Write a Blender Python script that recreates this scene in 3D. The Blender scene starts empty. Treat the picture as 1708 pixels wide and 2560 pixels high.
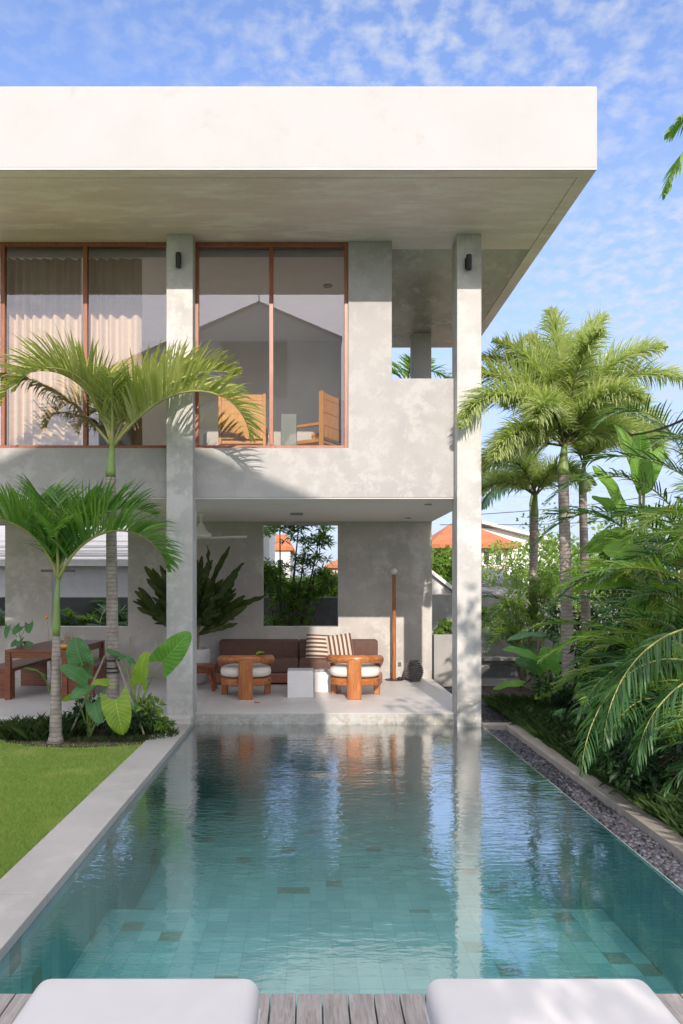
import bpy, math, random
from mathutils import Vector, Matrix, Quaternion
R = math.radians
sc = bpy.context.scene
C = sc.collection
# ---------------------------------------------------------------- camera
CAMZ = 1.84; F = 1850.0; VX, VY = 775.0, 1461.0
cd = bpy.data.cameras.new('camera'); cam = bpy.data.objects.new('camera', cd); C.objects.link(cam)
cam.location = (0, 0, CAMZ); cam.rotation_euler = (R(90), 0, 0)
cd.sensor_fit = 'VERTICAL'; cd.sensor_height = 36; cd.lens = 36*F/2560
cd.shift_x = (854-VX)/2560; cd.shift_y = (VY-1280)/2560
cd.clip_start = 0.05; cd.clip_end = 3000
sc.camera = cam
sc.render.resolution_x = 683; sc.render.resolution_y = 1024
# ---------------------------------------------------------------- sun
SUN = Vector((0.055, -1, 0.48)).normalized()
sl = bpy.data.lights.new('sun', 'SUN'); sl.energy = 2.0; sl.angle = R(0.5); sl.color = (1.0, 0.89, 0.78)
so = bpy.data.objects.new('sun', sl); C.objects.link(so)
so.rotation_euler = SUN.to_track_quat('Z', 'Y').to_euler(); so.location = (0, -20, 20)
# ---------------------------------------------------------------- sky
w = bpy.data.worlds.new('World'); sc.world = w; w.use_nodes = True
nt = w.node_tree; nt.nodes.clear()
def N(t, typ, **kw):
    n = t.nodes.new(typ)
    for k, v in kw.items():
        if k.startswith('i_'):
            key = k[2:]
            n.inputs[int(key) if key.isdigit() else key].default_value = v
        else: setattr(n, k, v)
    return n
out = N(nt, 'ShaderNodeOutputWorld'); bg = N(nt, 'ShaderNodeBackground'); bg.inputs[1].default_value = 0.15
sky = N(nt, 'ShaderNodeTexSky', sky_type='NISHITA', sun_disc=False, sun_elevation=math.asin(SUN.z), sun_rotation=math.atan2(SUN.x, SUN.y), air_density=1.0, dust_density=0.6, ozone_density=3.0)
tc = N(nt, 'ShaderNodeTexCoord'); sep = N(nt, 'ShaderNodeSeparateXYZ'); nt.links.new(tc.outputs['Generated'], sep.inputs[0])
mz = N(nt, 'ShaderNodeMath', operation='ADD', i_1=0.22); nt.links.new(sep.outputs[2], mz.inputs[0])
mm = N(nt, 'ShaderNodeMath', operation='MAXIMUM', i_1=0.05); nt.links.new(mz.outputs[0], mm.inputs[0])
dx = N(nt, 'ShaderNodeMath', operation='DIVIDE'); nt.links.new(sep.outputs[0], dx.inputs[0]); nt.links.new(mm.outputs[0], dx.inputs[1])
dy = N(nt, 'ShaderNodeMath', operation='DIVIDE'); nt.links.new(sep.outputs[1], dy.inputs[0]); nt.links.new(mm.outputs[0], dy.inputs[1])
cb = N(nt, 'ShaderNodeCombineXYZ'); nt.links.new(dx.outputs[0], cb.inputs[0]); nt.links.new(dy.outputs[0], cb.inputs[1])
n1 = N(nt, 'ShaderNodeTexNoise', i_Scale=27.0, i_Detail=6.0, i_Roughness=0.55, i_Distortion=0.15); nt.links.new(cb.outputs[0], n1.inputs['Vector'])
n2 = N(nt, 'ShaderNodeTexNoise', i_Scale=1.5, i_Detail=3.0, i_Roughness=0.5); nt.links.new(cb.outputs[0], n2.inputs['Vector'])
r1 = N(nt, 'ShaderNodeMapRange', i_1=0.42, i_2=0.70); nt.links.new(n1.outputs[0], r1.inputs[0])
r2 = N(nt, 'ShaderNodeMapRange', i_1=0.34, i_2=0.54, i_3=.08); nt.links.new(n2.outputs[0], r2.inputs[0])
lx = N(nt, 'ShaderNodeMapRange', i_1=-0.2, i_2=0.3, i_3=0.4, i_4=1.0); nt.links.new(sep.outputs[0], lx.inputs[0])
mu = N(nt, 'ShaderNodeMath', operation='MULTIPLY'); nt.links.new(r1.outputs[0], mu.inputs[0]); nt.links.new(r2.outputs[0], mu.inputs[1])
hzm = N(nt, 'ShaderNodeMix', data_type='RGBA'); hzm.inputs[7].default_value = (1.4, 1.66, 2.3, 1)
hz = N(nt, 'ShaderNodeMapRange', i_1=0.0, i_2=0.55, i_3=0.9, i_4=0.0); nt.links.new(sep.outputs[2], hz.inputs[0])
mu2 = N(nt, 'ShaderNodeMath', operation='MULTIPLY'); nt.links.new(mu.outputs[0], mu2.inputs[0]); nt.links.new(lx.outputs[0], mu2.inputs[1])
ad = mu2; nt.links.new(hz.outputs[0], hzm.inputs[0])
mx = N(nt, 'ShaderNodeMix', data_type='RGBA')
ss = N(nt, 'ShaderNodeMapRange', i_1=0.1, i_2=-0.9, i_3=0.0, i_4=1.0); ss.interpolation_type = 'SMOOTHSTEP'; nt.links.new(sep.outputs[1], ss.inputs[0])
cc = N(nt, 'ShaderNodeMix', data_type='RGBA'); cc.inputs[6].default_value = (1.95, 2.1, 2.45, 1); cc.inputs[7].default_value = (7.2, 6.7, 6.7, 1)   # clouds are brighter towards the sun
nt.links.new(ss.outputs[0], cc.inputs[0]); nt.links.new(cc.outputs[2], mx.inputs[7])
sb = N(nt, 'ShaderNodeMix', data_type='RGBA', blend_type='MULTIPLY'); sb.inputs[0].default_value = 1.0; sb.inputs[7].default_value = (0.82, 0.74, 0.82, 1)
nt.links.new(sky.outputs[0], sb.inputs[6])
ad2 = N(nt, 'ShaderNodeMath', operation='MULTIPLY_ADD', i_1=0.55, use_clamp=True); nt.links.new(ss.outputs[0], ad2.inputs[0]); nt.links.new(ad.outputs[0], ad2.inputs[2]); nt.links.new(ad2.outputs[0], mx.inputs[0])
ovh = N(nt, 'ShaderNodeMapRange', i_1=0.63, i_2=0.85, i_3=0.0, i_4=0.95); ovh.interpolation_type = 'SMOOTHSTEP'; nt.links.new(sep.outputs[2], ovh.inputs[0])   # unseen bright cloud added overhead to lift the fill light
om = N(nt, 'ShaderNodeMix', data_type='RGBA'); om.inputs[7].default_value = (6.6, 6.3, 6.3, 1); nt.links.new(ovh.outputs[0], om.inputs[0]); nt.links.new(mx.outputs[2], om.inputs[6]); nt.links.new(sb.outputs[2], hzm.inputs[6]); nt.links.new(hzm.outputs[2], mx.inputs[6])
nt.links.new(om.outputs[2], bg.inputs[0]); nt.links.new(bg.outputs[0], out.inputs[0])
sc.view_settings.view_transform = 'Standard'; sc.view_settings.look = 'None'
sc.view_settings.exposure = 1.3; sc.view_settings.gamma = 1.0; sc.view_settings.use_curve_mapping = False
sc.render.engine = 'CYCLES'
try:
    sc.cycles.max_bounces = 10; sc.cycles.transparent_max_bounces = 24; sc.cycles.diffuse_bounces = 5; sc.cycles.glossy_bounces = 4
    sc.cycles.sample_clamp_indirect = 6.0; sc.cycles.caustics_reflective = False; sc.cycles.caustics_refractive = False
except Exception: pass
# ---------------------------------------------------------------- helpers
def wx(px, Y): return (px-VX)*Y/F
def wz(py, Y): return CAMZ-(py-VY)*Y/F
def P(px, py, Y): return Vector((wx(px, Y), Y, wz(py, Y)))
BASE = {}
def tag(o, label=None, cat=None, group=None, kind=None):
    if label: o['label'] = label
    if cat: o['category'] = cat
    if group: o['group'] = group
    if kind: o['kind'] = kind
    return o
def thing(name, label, cat, loc=(0, 0, 0), rotz=0, group=None, local=False):
    o = bpy.data.objects.new(name, None); C.objects.link(o); o.empty_display_size = 0.1
    o.location = loc; o.rotation_euler = (0, 0, rotz)
    BASE[o.name] = Vector((0, 0, 0)) if local else Vector(loc)
    return tag(o, label, cat, group)
class MB:
    def __init__(s): s.v = []; s.f = []; s.uv = {}
    def quad(s, a, b, c, d):
        n = len(s.v); s.v += [tuple(a), tuple(b), tuple(c), tuple(d)]; s.f.append((n, n+1, n+2, n+3)); return s
    def box(s, x0, x1, y0, y1, z0, z1):
        n = len(s.v)
        s.v += [(x0,y0,z0),(x1,y0,z0),(x1,y1,z0),(x0,y1,z0),(x0,y0,z1),(x1,y0,z1),(x1,y1,z1),(x0,y1,z1)]
        s.f += [(n,n+3,n+2,n+1),(n+4,n+5,n+6,n+7),(n,n+1,n+5,n+4),(n+1,n+2,n+6,n+5),(n+2,n+3,n+7,n+6),(n+3,n,n+4,n+7)]
        return s
    def obox(s, M, x0, x1, y0, y1, z0, z1):
        n = len(s.v); s.box(x0, x1, y0, y1, z0, z1)
        s.v[n:] = [tuple(M @ Vector(p)) for p in s.v[n:]]; return s
    def prism(s, pts, axis, a, b):   # pts: 2d outline; extruded along axis from a to b
        n = len(s.v); k = len(pts)
        def mk(p, q): return (q, p[0], p[1]) if axis == 0 else ((p[0], q, p[1]) if axis == 1 else (p[0], p[1], q))
        s.v += [mk(p, a) for p in pts]+[mk(p, b) for p in pts]
        s.f.append(tuple(range(n, n+k))); s.f.append(tuple(range(n+2*k-1, n+k-1, -1)))
        for i in range(k): j = (i+1) % k; s.f.append((n+i, n+k+i, n+k+j, n+j))
        return s
    def tube(s, pts, rad, seg=8, flat=1.0, cap=True):
        pts = [Vector(p) for p in pts]; k = len(pts)
        if not hasattr(rad, '__len__'): rad = [rad]*k
        n0 = len(s.v); up = None
        for i, p in enumerate(pts):
            t = (pts[min(i+1, k-1)]-pts[max(i-1, 0)]).normalized()
            if up is None:
                up = Vector((0, 0, 1)) if abs(t.z) < 0.9 else Vector((0, -1, 0))
            a = t.cross(up).normalized(); b = a.cross(t).normalized(); up = b
            for j in range(seg):
                an = 2*math.pi*j/seg
                s.v.append(tuple(p+a*math.cos(an)*rad[i]+b*math.sin(an)*rad[i]*flat))
        for i in range(k-1):
            for j in range(seg):
                j2 = (j+1) % seg
                s.f.append((n0+i*seg+j, n0+i*seg+j2, n0+(i+1)*seg+j2, n0+(i+1)*seg+j))
        if cap:
            s.f.append(tuple(n0+j for j in range(seg-1, -1, -1))); s.f.append(tuple(n0+(k-1)*seg+j for j in range(seg)))
        return s
    def lathe(s, prof, c=(0, 0, 0), seg=24):
        n0 = len(s.v); k = len(prof)
        for r, z in prof:
            for j in range(seg):
                an = 2*math.pi*j/seg; s.v.append((c[0]+r*math.cos(an), c[1]+r*math.sin(an), c[2]+z))
        for i in range(k-1):
            for j in range(seg):
                j2 = (j+1) % seg; s.f.append((n0+i*seg+j, n0+i*seg+j2, n0+(i+1)*seg+j2, n0+(i+1)*seg+j))
        s.f.append(tuple(n0+j for j in range(seg-1, -1, -1))); s.f.append(tuple(n0+(k-1)*seg+j for j in range(seg)))
        return s
    def ellip(s, c, r, seg=14, rings=8, e=1.0, rot=None):  # superellipsoid
        n0 = len(s.v)
        def pw(x): return math.copysign(abs(x)**e, x)
        for i in range(rings+1):
            ph = -math.pi/2+math.pi*i/rings
            for j in range(seg):
                th = 2*math.pi*j/seg
                p = Vector((r[0]*pw(math.cos(ph))*pw(math.cos(th)), r[1]*pw(math.cos(ph))*pw(math.sin(th)), r[2]*pw(math.sin(ph))))
                if rot: p = rot @ p
                s.v.append(tuple(Vector(c)+p))
        for i in range(rings):
            for j in range(seg):
                j2 = (j+1) % seg; s.f.append((n0+i*seg+j, n0+i*seg+j2, n0+(i+1)*seg+j2, n0+(i+1)*seg+j))
        return s
def obj(name, mb, mat, parent=None, smooth=False, bevel=0, sub=0, solid=0, seg=2, kind=None):
    base = Vector((0, 0, 0))
    if parent is not None: base = BASE.get(parent.name, base)
    me = bpy.data.meshes.new(name)
    if base.length > 0: vs = [(a-base.x, b-base.y, c-base.z) for a, b, c in mb.v]
    else: vs = mb.v
    me.from_pydata(vs, [], mb.f)
    if mb.uv:
        uvl = me.uv_layers.new(name='UVMap')
        vi = [0]*len(me.loops); me.loops.foreach_get('vertex_index', vi)
        fl = []
        for i in vi: fl += mb.uv.get(i, (0, 0))
        uvl.data.foreach_set('uv', fl)
    me.update()
    o = bpy.data.objects.new(name, me); C.objects.link(o)
    if mat: me.materials.append(mat)
    if smooth: me.polygons.foreach_set('use_smooth', [True]*len(me.polygons))
    if parent is not None:
        o.parent = parent; BASE[o.name] = base
    if solid:
        m = o.modifiers.new('solid', 'SOLIDIFY'); m.thickness = solid; m.offset = 0
    if bevel:
        m = o.modifiers.new('bevel', 'BEVEL'); m.width = bevel; m.segments = seg; m.limit_method = 'ANGLE'; m.angle_limit = R(40)
        if seg > 2: me.polygons.foreach_set('use_smooth', [True]*len(me.polygons)); m.harden_normals = False
    if sub:
        m = o.modifiers.new('sub', 'SUBSURF'); m.levels = sub; m.render_levels = sub
    if kind: o['kind'] = kind
    return o
def kids(o): return [c for c in bpy.data.objects if c.parent == o]
def dup(root, loc, rotz=0, label=None, scale=None, mesh_map=None):
    r = root.copy(); C.objects.link(r); r.location = loc; r.rotation_euler = (0, 0, rotz)
    if label: r['label'] = label
    if scale: r.scale = (scale,)*3
    BASE[r.name] = Vector((0, 0, 0))
    for ch in kids(root):
        c = ch.copy(); C.objects.link(c); c.parent = r
        for g in kids(ch):
            d = g.copy(); C.objects.link(d); d.parent = c
    return r
# ---------------------------------------------------------------- materials
def newmat(name):
    m = bpy.data.materials.new(name); m.use_nodes = True; t = m.node_tree
    b = t.nodes['Principled BSDF']; return m, t, b
def mixc(t, fac, a, b, mode='MIX'):
    n = N(t, 'ShaderNodeMix', data_type='RGBA', blend_type=mode)
    for idx, v in ((0, fac), (6, a), (7, b)):
        if hasattr(v, 'is_linked') or hasattr(v, 'links'): t.links.new(v, n.inputs[idx])
        else: n.inputs[idx].default_value = v if idx == 0 else (v[0], v[1], v[2], 1)
    return n.outputs[2]
def noise(t, co, scale, detail=5, rough=0.55, dist=0.0, stretch=None):
    n = N(t, 'ShaderNodeTexNoise', i_Scale=scale, i_Detail=detail, i_Roughness=rough, i_Distortion=dist)
    if stretch:
        mp = N(t, 'ShaderNodeMapping'); mp.inputs['Scale'].default_value = stretch; t.links.new(co, mp.inputs[0]); co = mp.outputs[0]
    t.links.new(co, n.inputs['Vector']); return n.outputs[0]
def ramp(t, v, a, b, lo=0.0, hi=1.0):
    n = N(t, 'ShaderNodeMapRange', i_1=a, i_2=b, i_3=lo, i_4=hi); n.interpolation_type = 'SMOOTHSTEP'
    t.links.new(v, n.inputs[0]); return n.outputs[0]
def bump(t, b, h, strength=0.3, dist=0.01):
    n = N(t, 'ShaderNodeBump', i_Strength=strength, i_Distance=dist); t.links.new(h, n.inputs['Height']); t.links.new(n.outputs[0], b.inputs['Normal'])
def concrete(name, c1, c2, c3, rough=0.75, stain=0.0, fine=1.0, streak=None, zstain=None, gloss=None, blot=(0.45, 0.7), bs=0.25):
    m, t, b = newmat(name)
    co = N(t, 'ShaderNodeTexCoord').outputs['Object']
    a = noise(t, co, 0.9, 6, 0.62, 0.1, streak); bb = noise(t, co, 3.2, 9, 0.7, 0.12, streak); g = noise(t, co, 45, 4, 0.6)
    col = mixc(t, ramp(t, a, 0.35, 0.65), c1, c2)
    col = mixc(t, ramp(t, bb, blot[0], blot[1]), col, c3)
    col = mixc(t, ramp(t, g, 0.3, 0.8, 0, 0.10*fine), col, (c1[0]*.4, c1[1]*.4, c1[2]*.4))
    if zstain:
        z0, z1, sc_, amt = zstain
        sp = N(t, 'ShaderNodeSeparateXYZ'); geo = N(t, 'ShaderNodeNewGeometry'); t.links.new(geo.outputs['Position'], sp.inputs[0])
        zz = N(t, 'ShaderNodeMapRange', i_1=z0, i_2=z1, i_3=1.0, i_4=0.0); t.links.new(sp.outputs[2], zz.inputs[0])
        s2 = noise(t, geo.outputs['Position'], 7, 8, 0.7, 1.2)
        s3 = N(t, 'ShaderNodeMath', operation='MULTIPLY'); t.links.new(zz.outputs[0], s3.inputs[0]); t.links.new(ramp(t, s2, 0.42, 0.62, 0, amt), s3.inputs[1])
        col = mixc(t, s3.outputs[0], col, sc_)
        s4 = N(t, 'ShaderNodeMath', operation='MULTIPLY'); t.links.new(zz.outputs[0], s4.inputs[0]); t.links.new(ramp(t, noise(t, geo.outputs['Position'], 16, 6, 0.7, 0.8), 0.55, 0.68, 0, amt*.8), s4.inputs[1])
        col = mixc(t, s4.outputs[0], col, (0.62, 0.6, 0.56))
    t.links.new(col, b.inputs['Base Color']); b.inputs['Roughness'].default_value = rough
    if gloss: t.links.new(ramp(t, bb, 0.3, 0.7, gloss[0], gloss[1]), b.inputs['Roughness'])
    h = N(t, 'ShaderNodeMath', operation='ADD'); t.links.new(bb, h.inputs[0]); t.links.new(g, h.inputs[1])
    bump(t, b, h.outputs[0], bs, 0.004)
    return m
def simple(name, col, rough=0.5, var=0.15, scale=6, metallic=0.0, spec=0.5, stretch=None, bstr=0.15):
    m, t, b = newmat(name); co = N(t, 'ShaderNodeTexCoord').outputs['Object']
    n = noise(t, co, scale, 5, 0.6, 0.3, stretch)
    c = mixc(t, ramp(t, n, 0.3, 0.7), tuple(x*(1-var) for x in col), tuple(min(1, x*(1+var)) for x in col))
    t.links.new(c, b.inputs['Base Color']); b.inputs['Roughness'].default_value = rough; b.inputs['Metallic'].default_value = metallic
    b.inputs['Specular IOR Level'].default_value = spec
    if bstr: bump(t, b, noise(t, co, scale*8, 3, 0.6, 0, stretch), bstr, 0.003)
    return m
def wood(name, dark, light, axis=2, rough=0.38, scale=1.0):
    m, t, b = newmat(name); co = N(t, 'ShaderNodeTexCoord').outputs['Object']
    st = [9*scale]*3; st[axis] = 0.9*scale
    n = noise(t, co, 3.0, 7, 0.62, 1.4, tuple(st)); n2 = noise(t, co, 14.0, 4, 0.6, 0.4, tuple(st))
    c = mixc(t, ramp(t, n, 0.32, 0.68), dark, light); c = mixc(t, ramp(t, n2, 0.5, 0.75, 0, 0.45), c, tuple(x*.45 for x in dark))
    t.links.new(c, b.inputs['Base Color']); b.inputs['Roughness'].default_value = rough
    bump(t, b, n2, 0.12, 0.002); return m
def leafmat(name, c1, c2, c3=None, trans=0.35, rough=0.42, veins=False, spec=0.4):
    m, t, b = newmat(name); co = N(t, 'ShaderNodeTexCoord').outputs['Object']
    geo = N(t, 'ShaderNodeNewGeometry')
    c = mixc(t, geo.outputs['Random Per Island'], c1, c2)
    if c3: c = mixc(t, ramp(t, noise(t, co, 2.2, 4, 0.6), 0.5, 0.72), c, c3)
    if veins:
        uv = N(t, 'ShaderNodeTexCoord').outputs['UV']; sp = N(t, 'ShaderNodeSeparateXYZ'); t.links.new(uv, sp.inputs[0])
        ab = N(t, 'ShaderNodeMath', operation='ABSOLUTE'); t.links.new(sp.outputs[0], ab.inputs[0])
        k = N(t, 'ShaderNodeMath', operation='MULTIPLY_ADD', i_1=(-0.32 if veins == 1 else -0.06)); t.links.new(ab.outputs[0], k.inputs[0]); t.links.new(sp.outputs[1], k.inputs[2])
        f = N(t, 'ShaderNodeMath', operation='MULTIPLY', i_1=(9.0 if veins == 1 else 30.0)); t.links.new(k.outputs[0], f.inputs[0])
        fr = N(t, 'ShaderNodeMath', operation='PINGPONG', i_1=0.5); t.links.new(f.outputs[0], fr.inputs[0])
        v1 = ramp(t, fr.outputs[0], 0.0, 0.09, 1.0, 0.0); v0 = ramp(t, ab.outputs[0], 0.015, 0.05, 1.0, 0.0)
        mxx = N(t, 'ShaderNodeMath', operation='MAXIMUM'); t.links.new(v1, mxx.inputs[0]); t.links.new(v0, mxx.inputs[1])
        am = N(t, 'ShaderNodeMath', operation='MULTIPLY', i_1=0.5); t.links.new(mxx.outputs[0], am.inputs[0])
        c = mixc(t, am.outputs[0], c, tuple(min(1, x*2.0+0.03) for x in c2))
        bump(t, b, fr.outputs[0], 0.5, 0.01)
    t.links.new(c, b.inputs['Base Color']); b.inputs['Roughness'].default_value = rough; b.inputs['Specular IOR Level'].default_value = spec
    tr = N(t, 'ShaderNodeBsdfTranslucent'); mc = mixc(t, 1.0, c, (1.3, 1.45, 0.6), 'MULTIPLY'); t.links.new(mc, tr.inputs[0])
    ms = N(t, 'ShaderNodeMixShader', i_0=trans); t.links.new(b.outputs[0], ms.inputs[1]); t.links.new(tr.outputs[0], ms.inputs[2])
    t.links.new(ms.outputs[0], t.nodes['Material Output'].inputs[0]); return m
M = {}
M['fascia'] = concrete('white_render', (.415, .415, .42), (.395, .395, .395), (.375, .368, .36), 0.85, fine=.3, blot=(.56, .72))
M['wall'] = concrete('grey_plaster', (.40, .39, .385), (.345, .34, .336), (.437, .428, .42), 0.8, fine=1.2, blot=(.46, .60))
M['wall_in'] = concrete('inner_plaster', (.52, .495, .47), (.42, .40, .38), (.57, .55, .52), 0.75, fine=.9, blot=(.46, .64))
M['column'] = concrete('column_plaster', (.50, .495, .485), (.41, .408, .40), (.57, .565, .55), 0.8, fine=.9, blot=(.46, .62), zstain=(.0, .75, (.33, .30, .25), .75))
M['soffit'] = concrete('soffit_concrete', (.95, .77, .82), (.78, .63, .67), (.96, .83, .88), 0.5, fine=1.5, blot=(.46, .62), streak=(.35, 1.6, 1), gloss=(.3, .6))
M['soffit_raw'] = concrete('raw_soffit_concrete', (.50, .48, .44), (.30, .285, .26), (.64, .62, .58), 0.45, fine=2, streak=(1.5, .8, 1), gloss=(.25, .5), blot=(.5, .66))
M['ceiling'] = concrete('ceiling_plaster', (.90, .87, .84), (.86, .83, .80), (.92, .89, .86), 0.6, fine=.2)
M['floor'] = concrete('terrace_cement', (.62, .60, .585), (.54, .52, .505), (.66, .64, .625), 0.45, fine=.5, gloss=(.38, .55), bs=.03)
M['edge'] = concrete('terrace_edge_cement', (.46, .45, .43), (.38, .37, .35), (.5, .49, .46), 0.7, fine=1, zstain=(-.03, .28, (.27, .245, .19), .9))
M['coping'] = concrete('coping_stone', (.42, .405, .39), (.36, .345, .33), (.46, .44, .425), 0.6, fine=.6)
M['kerb'] = concrete('kerb_stone', (.40, .36, .31), (.32, .29, .25), (.44, .40, .35), 0.8, fine=1)
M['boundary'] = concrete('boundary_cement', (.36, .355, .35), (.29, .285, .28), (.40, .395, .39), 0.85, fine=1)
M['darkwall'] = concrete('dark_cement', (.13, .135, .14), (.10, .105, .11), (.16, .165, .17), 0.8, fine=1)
M['frame'] = wood('red_timber', (.22, .07, .035), (.34, .12, .06), 2, 0.4)
M['teak'] = wood('teak_wood', (.27, .085, .025), (.48, .19, .06), 2, 0.3, 0.8)
M['teakh'] = wood('teak_wood_grain_across', (.27, .085, .025), (.48, .19, .06), 0, 0.3, 0.8)
M['redwood'] = wood('dark_red_wood', (.13, .035, .015), (.24, .075, .03), 0, 0.35)
M['pine'] = wood('orange_wood', (.66, .30, .07), (.80, .40, .11), 2, 0.45)
M['deck'] = wood('weathered_deck', (.22, .20, .19), (.36, .33, .32), 1, 0.7)
M['white'] = simple('white_paint', (.78, .77, .75), .5, .02)
M['tabwhite'] = simple('white_table_lacquer', (.74, .74, .75), .35, .02)
M['fabric_white'] = simple('cream_cushion_fabric', (.66, .63, .58), .9, .05, 20)
M['mattress'] = simple('mattress_fabric', (.56, .545, .55), .85, .03, 3)
M['sofa'] = simple('brown_fabric', (.12, .065, .05), .85, .1, 12)
M['sofabase'] = simple('tan_leather', (.24, .085, .05), .45, .12, 5)
M['black'] = simple('black_metal', (.02, .02, .024), .45, .1)
M['pot'] = simple('white_pot', (.55, .54, .52), .8, .08)
M['stonebox'] = concrete('green_grey_stone', (.25, .28, .255), (.17, .20, .185), (.42, .44, .41), 0.5, fine=2, blot=(.5, .62))
M['glassware'] = simple('vase_glass', (.4, .45, .42), .1, .05)
M['bulb'] = simple('opal_glass', (.8, .78, .74), .25, .02)
M['orange_tile'] = simple('orange_roof_tile', (.50, .17, .07), .75, .25, 5)
M['grey_tile'] = simple('grey_roof_tile', (.20, .20, .21), .7, .2, 5)
M['housewhite'] = simple('white_house_wall', (.72, .71, .69), .8, .04)
M['housecream'] = simple('cream_house_wall', (.50, .44, .37), .8, .06)
M['housegrey'] = simple('grey_house_wall', (.60, .59, .58), .85, .06, 1.5)
M['darkglass'] = simple('dark_window_glass', (.03, .035, .04), .12, .1)
M['bark'] = simple('palm_bark', (.30, .265, .235), .85, .25, 9, stretch=(1, 1, 6), bstr=.5)
M['shaft'] = simple('green_crownshaft', (.19, .27, .08), .45, .2, 6, stretch=(1, 1, .3))
M['wood_brown'] = simple('branch_bark', (.13, .10, .075), .9, .3, 10)
M['stake'] = simple('bamboo_stake', (.30, .26, .20), .8, .2, 10)
M['soil'] = simple('garden_soil', (.07, .05, .035), .95, .4, 14, bstr=.6)
M['pebble'] = simple('dark_pebble', (.085, .08, .09), .55, .45, 18)
M['ground'] = simple('ground_earth', (.10, .11, .06), .95, .3, 1)
M['turf'] = simple('turf_base', (.20, .29, .06), .95, .3, 20)
M['paving'] = concrete('paving', (.33, .32, .31), (.27, .265, .26), (.37, .36, .35), .8)
L_ = leafmat
M['palm_a'] = L_('palm_leaf_green', (.08, .20, .045), (.16, .32, .075), (.22, .35, .08), .4)
M['palm_b'] = L_('palm_leaf_yellowgreen', (.34, .40, .13), (.52, .54, .24), (.54, .53, .30), .45)
M['palm_dry'] = L_('palm_leaf_dry', (.20, .15, .09), (.32, .25, .17), None, .2)
M['foxtail'] = L_('foxtail_leaf', (.32, .39, .18), (.52, .57, .30), (.54, .56, .30), .45)
M['areca'] = L_('areca_leaf', (.07, .18, .03), (.22, .35, .05), (.34, .41, .08), .4)
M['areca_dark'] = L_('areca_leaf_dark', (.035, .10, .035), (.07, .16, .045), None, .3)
M['bluepalm'] = L_('far_palm_leaf', (.03, .09, .07), (.06, .14, .09), None, .2)
M['rachis'] = simple('palm_rachis', (.30, .31, .10), .5, .2, 6)
M['rachisd'] = simple('dark_rachis', (.13, .12, .05), .6, .3, 6)
M['aloc'] = L_('elephant_ear_leaf', (.12, .30, .05), (.14, .33, .055), (.19, .36, .05), .4, veins=1)
M['aloc_d'] = L_('elephant_ear_leaf_dull', (.075, .20, .07), (.09, .23, .08), None, .3, veins=1)
M['aloc_y'] = L_('elephant_ear_leaf_yellowing', (.26, .40, .04), (.28, .42, .05), (.16, .32, .04), .45, veins=1)
M['banana'] = L_('banana_leaf', (.14, .30, .05), (.21, .38, .06), (.26, .42, .07), .5, veins=2)
M['nest'] = L_('dark_ruffled_leaf', (.02, .04, .006), (.05, .08, .010), (.09, .12, .015), .3, veins=1)
M['tree_leaf'] = L_('lance_leaf', (.09, .17, .04), (.20, .30, .07), None, .45)
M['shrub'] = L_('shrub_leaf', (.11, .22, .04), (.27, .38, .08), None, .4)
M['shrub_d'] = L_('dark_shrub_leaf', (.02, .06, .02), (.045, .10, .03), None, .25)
M['grass'] = L_('lawn_grass', (.27, .37, .10), (.39, .50, .15), (.46, .51, .19), .35, .6, spec=.15)
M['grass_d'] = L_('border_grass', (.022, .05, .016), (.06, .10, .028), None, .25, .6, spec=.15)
def ringbark():
    m, t, b = newmat('ringed_palm_trunk'); co = N(t, 'ShaderNodeTexCoord').outputs['Object']
    sp = N(t, 'ShaderNodeSeparateXYZ'); t.links.new(co, sp.inputs[0])
    nz = noise(t, co, 3, 3); a = N(t, 'ShaderNodeMath', operation='MULTIPLY_ADD', i_1=0.05); t.links.new(nz, a.inputs[0]); t.links.new(sp.outputs[2], a.inputs[2])
    f = N(t, 'ShaderNodeMath', operation='MULTIPLY', i_1=20.0); t.links.new(a.outputs[0], f.inputs[0])
    p = N(t, 'ShaderNodeMath', operation='PINGPONG', i_1=0.5); t.links.new(f.outputs[0], p.inputs[0])
    c = mixc(t, ramp(t, noise(t, co, 8, 6, .65, .5), .3, .7), (.24, .20, .175), (.42, .37, .34))
    c = mixc(t, ramp(t, p.outputs[0], 0, .14, .75, 0), c, (.13, .105, .09))
    t.links.new(c, b.inputs['Base Color']); b.inputs['Roughness'].default_value = .85
    bump(t, b, p.outputs[0], .5, .01); return m
M['ring'] = ringbark()
def curtainmat():
    m, t, b = newmat('curtain_linen'); b.inputs['Base Color'].default_value = (.62, .50, .43, 1); b.inputs['Roughness'].default_value = .9
    co = N(t, 'ShaderNodeTexCoord').outputs['Object']; c = mixc(t, ramp(t, noise(t, co, 60, 2, .5, 0, (4, 1, .5)), .3, .7), (.64, .50, .36), (.74, .60, .44)); t.links.new(c, b.inputs['Base Color'])
    return m
M['curtain'] = curtainmat()
def stripes():
    m, t, b = newmat('striped_cushion'); co = N(t, 'ShaderNodeTexCoord').outputs['Object']; sp = N(t, 'ShaderNodeSeparateXYZ'); t.links.new(co, sp.inputs[0])
    f = N(t, 'ShaderNodeMath', operation='MULTIPLY_ADD', i_1=13.5, i_2=.3); t.links.new(sp.outputs[2], f.inputs[0])
    p = N(t, 'ShaderNodeMath', operation='PINGPONG', i_1=0.5); t.links.new(f.outputs[0], p.inputs[0])
    c = mixc(t, ramp(t, p.outputs[0], .22, .27), (.13, .06, .045), (.55, .48, .40)); t.links.new(c, b.inputs['Base Color']); b.inputs['Roughness'].default_value = .9
    return m
M['stripe'] = stripes()
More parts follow.
